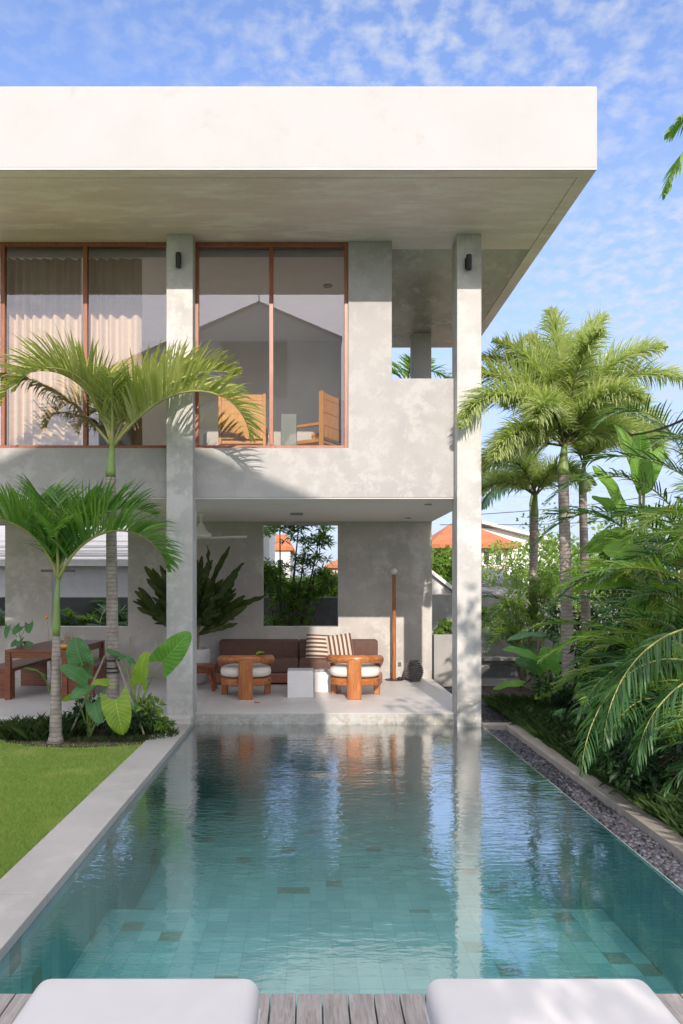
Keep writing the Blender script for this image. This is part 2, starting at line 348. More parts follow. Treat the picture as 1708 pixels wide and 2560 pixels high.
def glassmat():
    m = bpy.data.materials.new('window_glass'); m.use_nodes = True; t = m.node_tree; t.nodes.clear()
    o = N(t, 'ShaderNodeOutputMaterial'); tr = N(t, 'ShaderNodeBsdfTransparent'); tr.inputs[0].default_value = (.95, .95, .94, 1)
    gl = N(t, 'ShaderNodeBsdfGlossy'); gl.inputs['Roughness'].default_value = 0.0; gl.inputs[0].default_value = (.95, .96, 1, 1)
    fr = N(t, 'ShaderNodeFresnel', i_IOR=2.15)
    ms = N(t, 'ShaderNodeMixShader'); t.links.new(fr.outputs[0], ms.inputs[0]); t.links.new(tr.outputs[0], ms.inputs[1]); t.links.new(gl.outputs[0], ms.inputs[2]); t.links.new(ms.outputs[0], o.inputs[0])
    return m
M['glass'] = glassmat()
def watermat():
    m = bpy.data.materials.new('pool_water'); m.use_nodes = True; t = m.node_tree; t.nodes.clear()
    o = N(t, 'ShaderNodeOutputMaterial'); tr = N(t, 'ShaderNodeBsdfTransparent'); tr.inputs[0].default_value = (.86, 1, 1, 1)
    gl = N(t, 'ShaderNodeBsdfGlossy'); gl.inputs['Roughness'].default_value = 0.015
    co = N(t, 'ShaderNodeTexCoord').outputs['Object']
    a = noise(t, co, 9, 2, .5, .4, (.8, 2.0, 1)); b = noise(t, co, 2.2, 2, .5, .3, (.7, 1.6, 1)); c = noise(t, co, 34, 2, .5, .2, (.8, 1.7, 1))
    amp = ramp(t, noise(t, co, .55, 2, .5, .5), .3, .68, .35, 1.3)
    sy = N(t, 'ShaderNodeSeparateXYZ'); t.links.new(co, sy.inputs[0]); am2 = N(t, 'ShaderNodeMath', operation='MULTIPLY'); t.links.new(amp, am2.inputs[0]); t.links.new(ramp(t, sy.outputs[1], 3.9, 6.0, .35, 1.0), am2.inputs[1]); amp = am2.outputs[0]
    s1 = N(t, 'ShaderNodeMath', operation='MULTIPLY_ADD', i_1=.30); t.links.new(c, s1.inputs[0]); t.links.new(a, s1.inputs[2])
    s2 = N(t, 'ShaderNodeMath', operation='MULTIPLY_ADD', i_1=1.2); t.links.new(b, s2.inputs[0]); t.links.new(s1.outputs[0], s2.inputs[2])
    s3 = N(t, 'ShaderNodeMath', operation='MULTIPLY'); t.links.new(s2.outputs[0], s3.inputs[0]); t.links.new(amp, s3.inputs[1])
    bu = N(t, 'ShaderNodeBump', i_Strength=1.0, i_Distance=0.0042); t.links.new(s3.outputs[0], bu.inputs['Height']); t.links.new(bu.outputs[0], gl.inputs['Normal'])
    fr = N(t, 'ShaderNodeFresnel', i_IOR=1.36); t.links.new(bu.outputs[0], fr.inputs['Normal'])
    fm = N(t, 'ShaderNodeMath', operation='MULTIPLY_ADD', i_1=3.7, i_2=0.03); t.links.new(fr.outputs[0], fm.inputs[0]); fn = N(t, 'ShaderNodeMath', operation='MINIMUM', i_1=0.9); t.links.new(fm.outputs[0], fn.inputs[0])
    ms = N(t, 'ShaderNodeMixShader'); t.links.new(fn.outputs[0], ms.inputs[0]); t.links.new(tr.outputs[0], ms.inputs[1]); t.links.new(gl.outputs[0], ms.inputs[2]); t.links.new(ms.outputs[0], o.inputs[0])
    va = N(t, 'ShaderNodeVolumeAbsorption', i_Density=0.12); va.inputs[0].default_value = (.0, .93, .93, 1); t.links.new(va.outputs[0], o.inputs[1])
    return m
M['water'] = watermat()
def tilemat():
    m, t, b = newmat('green_pool_tile'); co = N(t, 'ShaderNodeTexCoord').outputs['Object']
    mp = N(t, 'ShaderNodeMapping'); mp.inputs['Scale'].default_value = (6.67, 6.67, 6.67); mp.inputs['Location'].default_value = (.013, .021, .017); t.links.new(co, mp.inputs[0])
    fl = N(t, 'ShaderNodeVectorMath', operation='FLOOR'); t.links.new(mp.outputs[0], fl.inputs[0])
    wn = N(t, 'ShaderNodeTexWhiteNoise'); t.links.new(fl.outputs[0], wn.inputs[0])
    fc = N(t, 'ShaderNodeVectorMath', operation='FRACTION'); t.links.new(mp.outputs[0], fc.inputs[0]); sp = N(t, 'ShaderNodeSeparateXYZ'); t.links.new(fc.outputs[0], sp.inputs[0])
    c = mixc(t, wn.outputs[0], (.22, .47, .53), (.36, .61, .66))
    c = mixc(t, ramp(t, wn.outputs[0], .955, .96), c, (.21, .30, .29))
    c = mixc(t, ramp(t, noise(t, co, 9, 6, .7, 1), .4, .75, 0, .25), c, (.42, .54, .50))
    mi = N(t, 'ShaderNodeMath', operation='MINIMUM'); t.links.new(sp.outputs[0], mi.inputs[0]); t.links.new(sp.outputs[1], mi.inputs[1])
    c = mixc(t, ramp(t, mi.outputs[0], .025, .05, .75, 0), c, (.15, .34, .38))
    t.links.new(c, b.inputs['Base Color']); b.inputs['Roughness'].default_value = .6; return m
M['tile'] = tilemat()

# ================================================================ SETTING
WY = 9.74; CY = 9.55; BY = 13.34; TZ = 0.145; PXL, PXR = -1.52, 2.215; PY0 = 3.25
g = MB()                                           # ground with the pool cut out
xs = [-500, PXL-.05, PXR+.05, 500]; ys = [-500, PY0-.02, WY, 900]
for i in range(3):
    for j in range(3):
        if i == 1 and j == 1: continue
        g.quad((xs[i], ys[j], -.06), (xs[i+1], ys[j], -.06), (xs[i+1], ys[j+1], -.06), (xs[i], ys[j+1], -.06))
obj('ground', g, M['ground'], kind='structure')
# pool basin
g = MB()
g.box(PXL-.2, PXL, PY0-.2, WY+.2, -1.6, .045)       # left wall (under coping)
g.box(PXR, PXR+.035, PY0-.2, WY+.2, -1.6, -.006)       # infinity edge wall
g.box(PXL, PXR, WY, WY+.2, -1.6, .01)
g.box(PXL, PXR, PY0-.2, PY0, -1.6, .0)
g.box(PXL-.2, PXR+.03, PY0-.2, WY+.2, -1.7, -.98)
g.box(PXL, PXR, PY0, 5.6, -1.05, -.62)
obj('pool_basin', g, M['tile'], kind='structure')
g = MB().box(PXL-.003, PXR+.018, PY0-.002, WY+.003, -1.2, 0.0)
obj('water', g, M['water'], kind='structure')
g = MB().box(PXR+.018, PXR+.030, PY0, CY, -.05, -.004)
obj('pool_lip', g, simple('wet_lip', (.30, .33, .32), .15, .2), kind='structure')
# coping
g = MB()
y = PY0-.2; 
while y < CY+.1:
    y2 = min(y+1.2, CY+.12); g.box(-1.87, PXL+.012, y+.002, y2-.002, .0, .062); y = y2
g.box(-1.87, PXL-.0, -3, PY0-.202, .0, .055)
obj('pool_coping', g, M['coping'], bevel=.004, kind='structure')
# deck boards
g = MB(); x = -3.4
while x < 3.6:
    g.box(x, x+.105, -3.5, PY0-.015, .02, .052); x += .1115
obj('deck', g, M['deck'], bevel=.003, kind='structure')
# terrace
g = MB().box(PXL-.0, 2.2, WY, BY+.3, -.06, TZ); g.box(-9, PXL-.0, 9.42, BY+.3, -.06, TZ)
obj('terrace', g, M['floor'], bevel=.01, kind='structure')
g = MB().box(PXL+.003, 1.93, WY-.015, WY+.001, -.2, TZ-.004)
obj('terrace_edge', g, M['edge'], kind='structure')
# lawn, beds, paths
g = MB().box(-12, -1.872, -3, 9.418, -.05, .035); obj('lawn', g, M['turf'], kind='structure')
rng = random.Random(3)
def blades(n, region, h, wd, zf, seed, lean=.5, keep=None):
    r = random.Random(seed); b = MB()
    for _ in range(n):
        x, y = region(r)
        if keep and not keep(x, y, r): continue
        z = zf(x, y); a = r.uniform(0, 6.283); hh = h*r.uniform(.5, 1.3); l = lean*r.uniform(0, 1)*hh; b2 = r.uniform(0, 6.283)
        ca, sa = math.cos(a)*wd, math.sin(a)*wd; tx, ty = x+math.cos(b2)*l, y+math.sin(b2)*l; k = len(b.v)
        b.v += [(x-ca, y-sa, z), (x+ca, y+sa, z), (x+(tx-x)*.35+ca*.7, y+(ty-y)*.35+sa*.7, z+hh*.6), (tx, ty, z+hh)]
        b.f += [(k, k+1, k+2), (k, k+2, k+3)]
    return b
def lawnreg(r):
    y = 3.9+5.5*r.random()**1.3; xl = -.50*y*.86-.35
    return r.uniform(max(xl, -4.9), -1.875), y
def nobed(x, y, r): return not ((x+2.62)**2/1.05+(y-8.75)**2/.42 < 1 and r.random() < .75)
tag(obj('grass', blades(90000, lawnreg, .034, .0028, lambda x, y: .03, 5, .9, nobed), M['grass']), 'short bright green lawn grass beside the pool coping', 'grass', kind='stuff')
g = MB(); g.lathe([(1.0, .0), (.8, .02), (.3, .035), (.01, .04)], (0, 0, 0), 40)
g.v = [(-2.62+v[0]*1.02*(1+.12*math.sin(i*1.7)), 8.78+v[1]*.62, .033+v[2]) for i, v in enumerate(g.v)]
obj('planting_bed', g, M['soil'], smooth=True, kind='structure')
g = MB().box(2.66, 14, 1, 30, -.05, .02); obj('garden_soil', g, M['soil'], kind='structure')
g = MB().box(PXR+.034, 2.495, PY0-.5, 9.42, -.055, -.045); g.box(2.2, 2.66, 9.62, 13.2, -.055, 0.0)
obj('gravel_bed', g, M['soil'], kind='structure')
def pebbles(n, x0, x1, y0, y1, z, seed, sz):
    r = random.Random(seed); b = MB(); t = (1+5**.5)/2
    iv = [Vector(p).normalized() for p in [(-1,t,0),(1,t,0),(-1,-t,0),(1,-t,0),(0,-1,t),(0,1,t),(0,-1,-t),(0,1,-t),(t,0,-1),(t,0,1),(-t,0,-1),(-t,0,1)]]
    fs = [(0,11,5),(0,5,1),(0,1,7),(0,7,10),(0,10,11),(1,5,9),(5,11,4),(11,10,2),(10,7,6),(7,1,8),(3,9,4),(3,4,2),(3,2,6),(3,6,8),(3,8,9),(4,9,5),(2,4,11),(6,2,10),(8,6,7),(9,8,1)]
    for _ in range(n):
        c = Vector((r.uniform(x0, x1), r.uniform(y0, y1), z+r.uniform(-.01, .014))); k = len(b.v)
        s = Vector((r.uniform(.6, 1.2), r.uniform(.5, .9), r.uniform(.35, .6)))*sz*r.uniform(.7, 1.2)
        q = Matrix.Rotation(r.uniform(0, 6.28), 3, 'Z') @ Matrix.Rotation(r.uniform(-.5, .5), 3, 'X')
        for v in iv: b.v.append(tuple(c+q @ Vector((v.x*s.x, v.y*s.y, v.z*s.z))))
        b.f += [(k+a, k+b_, k+c_) for a, b_, c_ in fs]
    return b
def pebmat():
    m, t, b = newmat('slate_pebbles'); geo = N(t, 'ShaderNodeNewGeometry')
    c = mixc(t, geo.outputs['Random Per Island'], (.028, .028, .038), (.10, .10, .125)); t.links.new(c, b.inputs['Base Color']); b.inputs['Roughness'].default_value = .6; return m
M['pebs'] = pebmat()
tag(obj('pebbles', pebbles(3900, PXR+.055, 2.485, PY0-.3, 9.41, -.028, 8, .030), M['pebs'], smooth=True), 'dark grey pebbles filling the overflow strip along the right edge of the pool', 'pebbles', kind='stuff')
tag(obj('gravel', pebbles(5200, 2.24, 3.0, 9.64, 13.1, .012, 9, .019), M['pebs'], smooth=True), 'dark gravel covering the path behind the right column', 'gravel', kind='stuff')
g = MB(); y = 2.5
for y2 in (4.6, 6.05, 7.5, 9.0): g.box(2.498, 2.66, y+.003, y2-.003, -.06, .05); y = y2
g.box(2.498, 2.66, 9.003, 9.60, -.06, .05); g.box(2.22, 2.496, 9.43, 9.60, -.06, .05)
tag(obj('garden_kerb', g, M['kerb'], bevel=.006), 'low stone kerb between the pebble strip and the planted border', 'kerb')

for px, lab in ((438, 'small round white nozzle in the far left pool wall'), (190, 'small round white nozzle in the near left pool wall')):
    yy = 1.515*F/(VX-px); o = obj('pool_nozzle', MB().lathe([(.034, 0), (.034, .008), (.02, .014)], (0, 0, 0), 18), M['white']); o.location = (PXL+.001, yy, -.06); o.rotation_euler = (0, R(90), 0); tag(o, lab, 'pool fitting')
# ================================================================ VILLA
RZ = 6.375; RY0 = 8.06; RX = wx(1494, RY0); RT = wz(215, RY0); RYB = 14.15
v = thing('villa', 'modern two storey concrete villa with white overhanging flat roof', 'house', (0, WY, 0))
g = MB().box(-9, RX, RY0, RYB, RZ, RT)
# soffit groove is modelled as two recessed slabs below the roof
obj('roof', g, M['fascia'], v, bevel=.012)
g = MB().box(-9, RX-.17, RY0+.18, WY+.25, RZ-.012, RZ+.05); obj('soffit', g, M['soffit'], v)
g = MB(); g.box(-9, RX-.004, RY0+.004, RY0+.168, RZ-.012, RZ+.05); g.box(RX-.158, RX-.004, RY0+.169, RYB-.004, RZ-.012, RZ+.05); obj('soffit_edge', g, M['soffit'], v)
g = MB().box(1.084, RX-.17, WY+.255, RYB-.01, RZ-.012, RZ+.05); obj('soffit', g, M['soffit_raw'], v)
SZ = RZ-.012
xl0, xl1 = wx(416, CY), wx(482, CY); xr0, xr1 = wx(1143, CY), wx(1204, CY)
for a, b_, z0 in ((xl0, xl1, .04), (xr0, xr1, -.12)):
    obj('column', MB().box(a, b_, CY, CY+.34, z0, SZ-.001), M['column'], v, bevel=.008)
bx0, bx1 = wx(1032, 13.28), wx(1079, 13.28)
obj('column', MB().box(bx0, bx1, 13.28, 13.61, 3.0, SZ-.001), M['column'], v, bevel=.008)
gz0 = wz(1120, WY); BZ = wz(1244, WY)                   # window sill, beam underside
GX0, GX1 = wx(484, WY), wx(871, WY); WX1 = wx(980, WY); PZ = wz(946, WY)
# upper walls
T = .22
g = MB()
g.prism([(-9, BZ), (xr0+.1, BZ), (xr0+.1, PZ), (WX1, PZ), (WX1, SZ-.001), (GX1, SZ-.001), (GX1, gz0-.001), (-9, gz0-.001)], 1, WY, WY+T)
g.box(WX1-.2, WX1, WY+T+.001, 10.6, BZ+.3, SZ-.001); g.box(WX1-.2, WX1, 12.9, BY+.3, BZ+.3, SZ-.001); g.box(WX1-.2, WX1, 10.601, 12.899, SZ-.5, SZ-.001)     # side wall to balcony, doorway added to let light into the room
g.box(2.0, 2.2, WY+T+.12, 13.27, BZ, PZ-.35)              # balcony side parapet
g.box(WX1+.001, 2.2, 13.65, 13.8, BZ, 4.1)
g.box(-9, -8.8, WY+T, BY+.3, BZ+.3, SZ-.001)
obj('wall', g, M['wall'], v, bevel=.006)
g = MB(); g.box(-4.6, WX1-.2, BY+.05, BY+.3, BZ+.45, SZ-.001); g.box(-8.8, -4.6, BY+.05, BY+.3, BZ+.45, BZ+.8); g.box(-8.8, -4.6, BY+.05, BY+.3, SZ-.5, SZ-.001)  # hidden opening at the left added to brighten the upstairs room
obj('inner_wall', g, simple('room_wall', (.82, .81, .79), .85, .03, 2), v)
g = MB().box(-8.8, 2.2, WY+T, BY+.3, BZ, BZ+.45); obj('floor_slab', g, M['ceiling'], v)
g = MB().box(-9, 2.196, WY+.012, BY+.3, BZ-.012, BZ-.001); obj('ceiling', g, M['ceiling'], v)
g = MB().box(-8.8, WX1-.2, WY+T, BY+.05, SZ-.12, SZ-.02); obj('room_ceiling', g, M['white'], v)
# ground floor back wall with openings
sx = lambda px: wx(px, BY)
zt, zs = wz(1311, BY), wz(1567, BY); CZ = BZ-.013
g = MB()
segs = [(-9, sx(-60)), (sx(13), sx(129)), (sx(320), sx(657)), (sx(846), 2.2)]
for a, b_ in segs: g.box(a, b_, BY, BY+.28, TZ, CZ)
for a, b_ in ((sx(-60), sx(13)), (sx(129), sx(320)), (sx(657), sx(846))):
    g.box(a, b_, BY, BY+.28, TZ, zs); g.box(a, b_, BY, BY+.28, zt, CZ)
obj('wall', g, M['wall_in'], v)
# glazing
def glazing(x0, x1, z0, z1, mull, right_gap=0):
    fw = .05; y0, y1 = WY+.03, WY+.11; g = MB()
    g.box(x0, x0+fw, y0, y1, z0, z1); g.box(x1-fw, x1, y0, y1, z0, z1)
    g.box(x0+fw, x1-fw, y0, y1, z1-fw, z1); g.box(x0+fw, x1-fw, y0, y1, z0, z0+.042)
    for m_ in mull: g.box(m_-.028, m_+.028, y0, y1, z0+.042, z1-fw)
    f = obj('window', g, M['frame'], v, bevel=.004)
    e = sorted([x0+fw]+[q for m_ in mull for q in (m_-.028, m_+.028)]+[x1-fw])
    for i in range(0, len(e), 2):
        obj('pane', MB().quad((e[i], WY+.07, z0+.042), (e[i+1], WY+.07, z0+.042), (e[i+1], WY+.07, z1-fw), (e[i], WY+.07, z1-fw)), M['glass'], f)
glazing(-7.5, wx(430, WY), gz0, SZ-.004, [wx(4, WY), wx(211, WY), wx(-200, WY), wx(-420, WY)])
glazing(GX0+.012, GX1-.001, gz0, SZ-.004, [wx(678, WY)])
g = MB().box(wx(430, WY)+.001, GX0+.011, WY+.02, WY+T, gz0, SZ-.002); obj('wall', g, M['wall'], v)
# sconces
def sconce(x, z, label):
    t = thing('wall_light', label, 'wall light', (x, CY, z), 0, 'wall lights on the columns')
    g = MB().box(x-.03, x+.03, CY-.012, CY, z-.07, z+.07); obj('backplate', g, M['black'], t)
    g = MB().lathe([(.03, -.095), (.036, -.09), (.036, .09), (.03, .095)], (x+.012, CY-.055, z), 20); obj('lamp_tube', g, M['black'], t, smooth=False)
sconce(wx(446, CY), wz(655, CY), 'small black cylindrical wall light on the left column, between the two windows')
sconce(wx(1168, CY), wz(660, CY), 'small black cylindrical wall light on the right corner column')
# ceiling lights
def clight(px, py, w, label, long=False):
    Y = (BZ-CAMZ)*F/(VY-py); x = wx(px, Y); z = BZ-.012
    if long: g = MB().box(x-w, x+w, Y-.06, Y+.06, z-.03, z)
    else: g = MB().lathe([(w, 0), (w, -.012), (w*.7, -.012)], (x, Y, z), 20)
    o = obj('ceiling_light', g, simple('fitting', (.30, .29, .27), .5, .05)); tag(o, label, 'ceiling light', 'lights in the terrace ceiling')
clight(742, 1281, .10, 'rectangular flush light in the middle of the terrace ceiling', True)
clight(1071, 1258, .05, 'small round downlight near the front right corner of the terrace ceiling')
clight(1021, 1293, .05, 'small round downlight at the back of the terrace ceiling near the floor lamp')
o = obj('ceiling_light', MB().lathe([(.07, 0), (.07, -.012), (.05, -.012)], (wx(820, 10.9), 10.9, SZ-.12), 20), simple('fitting_up', (.25, .25, .24), .5, .05)); tag(o, 'round downlight in the ceiling of the upstairs room behind the glass', 'ceiling light')
# curtains
def curtain(x0, x1, Y, z0, z1, label, seed):
    r = random.Random(seed); g = MB(); n = int((x1-x0)/.012); ph = 0; pts = []
    for i in range(n+1):
        ph += .62*(1+.25*math.sin(i*.05+seed)); pts.append((x0+(x1-x0)*i/n, math.sin(ph*.9)*.045*(1+.25*math.sin(i*.11))))
    rows = [z0+(z1-z0)*k/6 for k in range(7)]
    for k, z in enumerate(rows):
        s = 1.12-.35*k/6
        for x, d in pts: g.v.append((x, Y+d*s, z))
    w_ = n+1
    for k in range(6):
        for i in range(n): g.f.append((k*w_+i, k*w_+i+1, (k+1)*w_+i+1, (k+1)*w_+i))
    o = obj('curtain', g, M['curtain'], smooth=True, solid=.004); tag(o, label, 'curtain', 'curtains behind the left upstairs window')
curtain(wx(12, 9.98), wx(206, 9.98), 9.98, BZ+.46, SZ-.13, 'pleated beige curtain behind the leftmost upstairs pane', 1)
curtain(wx(218, 9.98), wx(354, 9.98), 9.98, BZ+.46, SZ-.13, 'pleated beige curtain partly covering the pane left of the left column', 2)
FZ = BZ+.45    # upstairs floor
# upstairs chairs
def upchair(label, loc, rot):
    t = thing('high_back_chair', label, 'chair', loc, rot, 'wooden chairs behind the upstairs window', local=True)
    w_ = .31
    for s in (-1, 1):
        obj('leg', MB().box(s*w_-.022, s*w_+.022, -.03, .03, 0, 1.07), M['pine'], t, bevel=.005)
        obj('leg', MB().box(s*w_-.022, s*w_+.022, .47, .52, 0, .60), M['pine'], t, bevel=.005)
        obj('armrest', MB().box(s*w_-.03, s*w_+.03, .031, .53, .601, .64), M['pine'], t, bevel=.005)
    g = MB(); 
    for z0, z1 in ((.45, .60), (.61, .78), (.79, .955), (.975, 1.06)): g.box(-w_+.023, w_-.023, -.012, .012, z0, z1)
    g.box(-w_+.023, w_-.023, -.006, .006, .44, 1.06)
    obj('backrest', g, M['pine'], t)
    obj('seat', MB().box(-w_+.023, w_-.023, .03, .5, .38, .43), M['pine'], t, bevel=.005)
    return t
upchair('high backed wooden chair with its back to the glass in the left pane', (wx(606, 10.35), 10.35, FZ), 0)
upchair('high backed wooden chair turned sideways at the right end of the upstairs window', (wx(832, 10.5), 10.45, FZ), R(58))
g = MB().box(wx(702, 10.15), wx(742, 10.15), 10.15, 10.38, FZ, wz(1034, 10.15)); tag(obj('stone_plinth', g, M['stonebox'], bevel=.008), 'grey green stone block standing between the two upstairs chairs', 'side table')
t = thing('bed', 'low bed with white bedding behind the upstairs chairs', 'bed', (-.75, 11.6, FZ))
obj('bed_frame', MB().box(-1.65, .15, 10.95, 12.9, FZ, FZ+.25), M['pine'], t); obj('mattress', MB().box(-1.6, .1, 11.0, 12.85, FZ+.252, 4.13), M['fabric_white'], t, bevel=.09, seg=5)

# ================================================================ TERRACE FURNITURE
def armchair(label, loc, rot):
    t = thing('armchair', label, 'armchair', loc, rot, 'curved wooden armchairs on the terrace', local=True)
    # local: back post towards -Y
    def leg(x, y, w_, d, z1): return MB().prism([(x-w_*.75, y-d), (x+w_*.75, y-d), (x+w_, y-d*.6), (x+w_, y+d*.6), (x+w_*.75, y+d), (x-w_*.75, y+d), (x-w_, y+d*.6), (x-w_, y-d*.6)], 2, 0, z1)
    obj('back_post', leg(0, -.40, .105, .045, .575), M['teak'], t, bevel=.008)
    for s in (-1, 1): obj('leg', leg(s*.33, .16, .05, .045, .40), M['teak'], t, bevel=.008)
    g = MB(); g.lathe([(.0, .18), (.36, .18), (.385, .20), (.385, .28), (.36, .295), (0, .295)], (0, 0, 0), 36); g.v = [(x*1.0, y*.88-.02, z) for x, y, z in g.v]
    obj('seat_base', g, M['teakh'], t, smooth=False, bevel=.006)
    g = MB(); g.ellip((0, -.02, .385), (.385, .34, .095), 36, 12, .62); obj('seat_cushion', g, M['fabric_white'], t, smooth=True)
    pts, rad = [], []
    for i in range(29):
        a = R(-90-118+236*i/28); d = abs(i-14)/14
        pts.append((.385*math.cos(a), .375*math.sin(a)-.015, .59-.05*d**2-.10*max(0, d-.8)/.2)); rad.append(.052+.004*(1-d))
    g = MB().tube(pts, rad, 12, 1.15); obj('armrest', g, M['teakh'], t, smooth=True)
    return t
a1 = armchair('curved wooden armchair in the shade left of the white cube table', (wx(613, 11.25)+.01, 11.30, TZ), R(4))
a2 = armchair('curved wooden armchair catching the sun right of the white cube table', (wx(888, 11.3), 11.30, TZ), R(-5))
# cube tables
g = MB(); Yc = 11.08; xa, xb = wx(719, Yc), wx(784, Yc); g.box(xa, xb, Yc, Yc+.40, TZ, TZ+.40)
tag(obj('cube_table', g, M['tabwhite'], bevel=.006), 'tall white cube table standing between the two wooden armchairs', 'side table', 'white cube tables')
Yc = 11.65; g = MB().box(wx(786, Yc), wx(786, Yc)+.42, Yc, Yc+.4, TZ, TZ+.31)
tag(obj('cube_table', g, M['tabwhite'], bevel=.006), 'lower white cube table behind the taller one, partly hidden by the right armchair', 'side table', 'white cube tables')
g = MB().box(wx(798, 11.8), wx(798, 11.8)+.14, 11.78, 11.95, TZ+.311, TZ+.335); tag(obj('ashtray', g, simple('greymetal', (.3, .3, .3), .4), bevel=.004), 'small flat grey tray lying on the lower white cube table', 'tray')
# sofa
t = thing('sofa', 'long low brown sofa with tan plinth against the terrace back wall', 'sofa', (-.2, 12.9, TZ))
x0, x1 = wx(545, 12.6), wx(946, 12.6)
obj('base', MB().box(x0-.03, x1+.06, 12.47, 13.2, TZ+.03, TZ+.20), M['sofabase'], t, bevel=.02)
xm = wx(747, 12.95)
obj('seat_cushion', MB().box(x0, xm+.0, 12.44, 13.05, TZ+.203, TZ+.43), M['sofa'], t, bevel=.045, seg=4)
obj('seat_cushion', MB().box(xm+.006, x1+.02, 12.44, 13.05, TZ+.203, TZ+.43), M['sofa'], t, bevel=.045, seg=4)
obj('back_cushion', MB().box(x0-.02, xm-.002, 12.98, 13.25, TZ+.40, TZ+.72), M['sofa'], t, bevel=.035, seg=4)
obj('back_cushion', MB().box(xm+.008, x1+.03, 12.98, 13.25, TZ+.40, TZ+.72), M['sofa'], t, bevel=.035, seg=4)
def pillow(px, py, Y, rot, label, s=.22, tilt=18):
    g = MB(); n = 12
    for side in (1, -1):
        k0 = len(g.v)
        for i in range(n+1):
            for j in range(n+1):
                u, w_ = i/n*2-1, j/n*2-1
                th = .075*((1-u**2)*(1-w_**2))**.45
                pinch = 1-.07*(1-abs(u)**3)*(abs(w_)) ; pinch2 = 1-.07*(1-abs(w_)**3)*abs(u)
                g.v.append((u*s*pinch, side*th, w_*s*pinch2))
        for i in range(n):
            for j in range(n):
                q = (k0+i*(n+1)+j, k0+(i+1)*(n+1)+j, k0+(i+1)*(n+1)+j+1, k0+i*(n+1)+j+1); g.f.append(q if side < 0 else q[::-1])
    o = obj('throw_pillow', g, M['stripe'], smooth=True); o.location = P(px, py, Y); o.rotation_euler = (Euler_(tilt, rot)); tag(o, label, 'pillow', 'striped pillows on the sofa')
def Euler_(tilt, rot):
    q = Quaternion((1, 0, 0), R(-tilt)) @ Quaternion((0, 1, 0), R(rot)); return q.to_euler()
pillow(797, 1617, 12.86, 3, 'square pillow with horizontal brown and cream stripes on the sofa')
pillow(850, 1617, 12.80, 82, 'square pillow with upright brown and cream stripes leaning on the other pillow')
# side stool
t = thing('slatted_stool', 'dark slatted wooden stool with splayed legs beside the left column', 'stool', (wx(505, 11.8), 11.9, TZ))
cx = wx(492, 11.8); zz = TZ+.41; g = MB()
g.box(cx-.30, cx+.30, 11.70, 12.1, zz-.025, zz)
for i in range(24): g.box(cx-.295+i*.0248, cx-.295+i*.0248+.016, 11.705, 12.095, zz-.125, zz-.026)
obj('seat', g, M['redwood'], t)
for s in (-1, 1):
    for yy in (11.76, 12.04):
        obj('leg', MB().prism([(cx+s*.20-.03, zz-.126), (cx+s*.20+.03, zz-.126), (cx+s*.28+.025, TZ+.001), (cx+s*.28-.025, TZ+.001)], 1, yy-.03, yy+.03), M['redwood'], t)
# floor lamp
lx_ = wx(985.5, 13.1)
t = thing('floor_lamp', 'tall wooden pole floor lamp with a white globe by the wall', 'floor lamp', (lx_, 13.1, TZ))
obj('base', MB().lathe([(.16, .0), (.16, .012), (.02, .016)], (lx_, 13.12, TZ), 28), M['black'], t)
obj('pole', MB().lathe([(.034, .016), (.034, 1.86), (.028, 1.865)], (lx_, 13.1, TZ), 20), M['teak'], t, smooth=False)
obj('lamp_globe', MB().ellip((lx_, 13.1, TZ+1.925), (.058, .058, .058), 20, 12), M['bulb'], t, smooth=True)
# ribbed vase
vx = wx(1036, 13.0); pr = []
for i in range(65):
    z = i/64; r_ = .09+.068*math.sin(math.pi*min(1, z*1.02))**.8; pr.append((r_+.010*math.sin(i*math.pi/3.2), z*.35))
pr = [(.01, 0)]+pr+[(.085, .36), (.075, .36), (.07, .30), (.01, .28)]
o = obj('ribbed_vase', MB().lathe(pr, (vx, 13.0, TZ), 36), simple('dark_glazed_clay', (.13, .12, .12), .25, .4, 30), smooth=True); tag(o, 'dark ribbed clay vase on the floor right of the floor lamp', 'vase')
g = MB().box(wx(999, BY)-.03, wx(999, BY)+.03, BY-.012, BY, wz(1662, BY)-.03, wz(1662, BY)+.05); tag(obj('wall_socket', g, simple('socket', (.12, .12, .12), .4), bevel=.003), 'small dark wall socket low on the wall behind the lamp', 'socket')
g = MB()
for dx_, dy_, r_ in ((0, 0, .05), (.08, .03, .04), (.14, -.01, .032)): g.ellip((wx(1000, 13.1)+dx_, 13.1+dy_, TZ+r_*.6), (r_, r_*.8, r_*.6), 10, 6, .9)
tag(obj('lamp_plug', g, M['black'], smooth=True), 'small dark cable and plug lying at the foot of the lamp', 'cable')
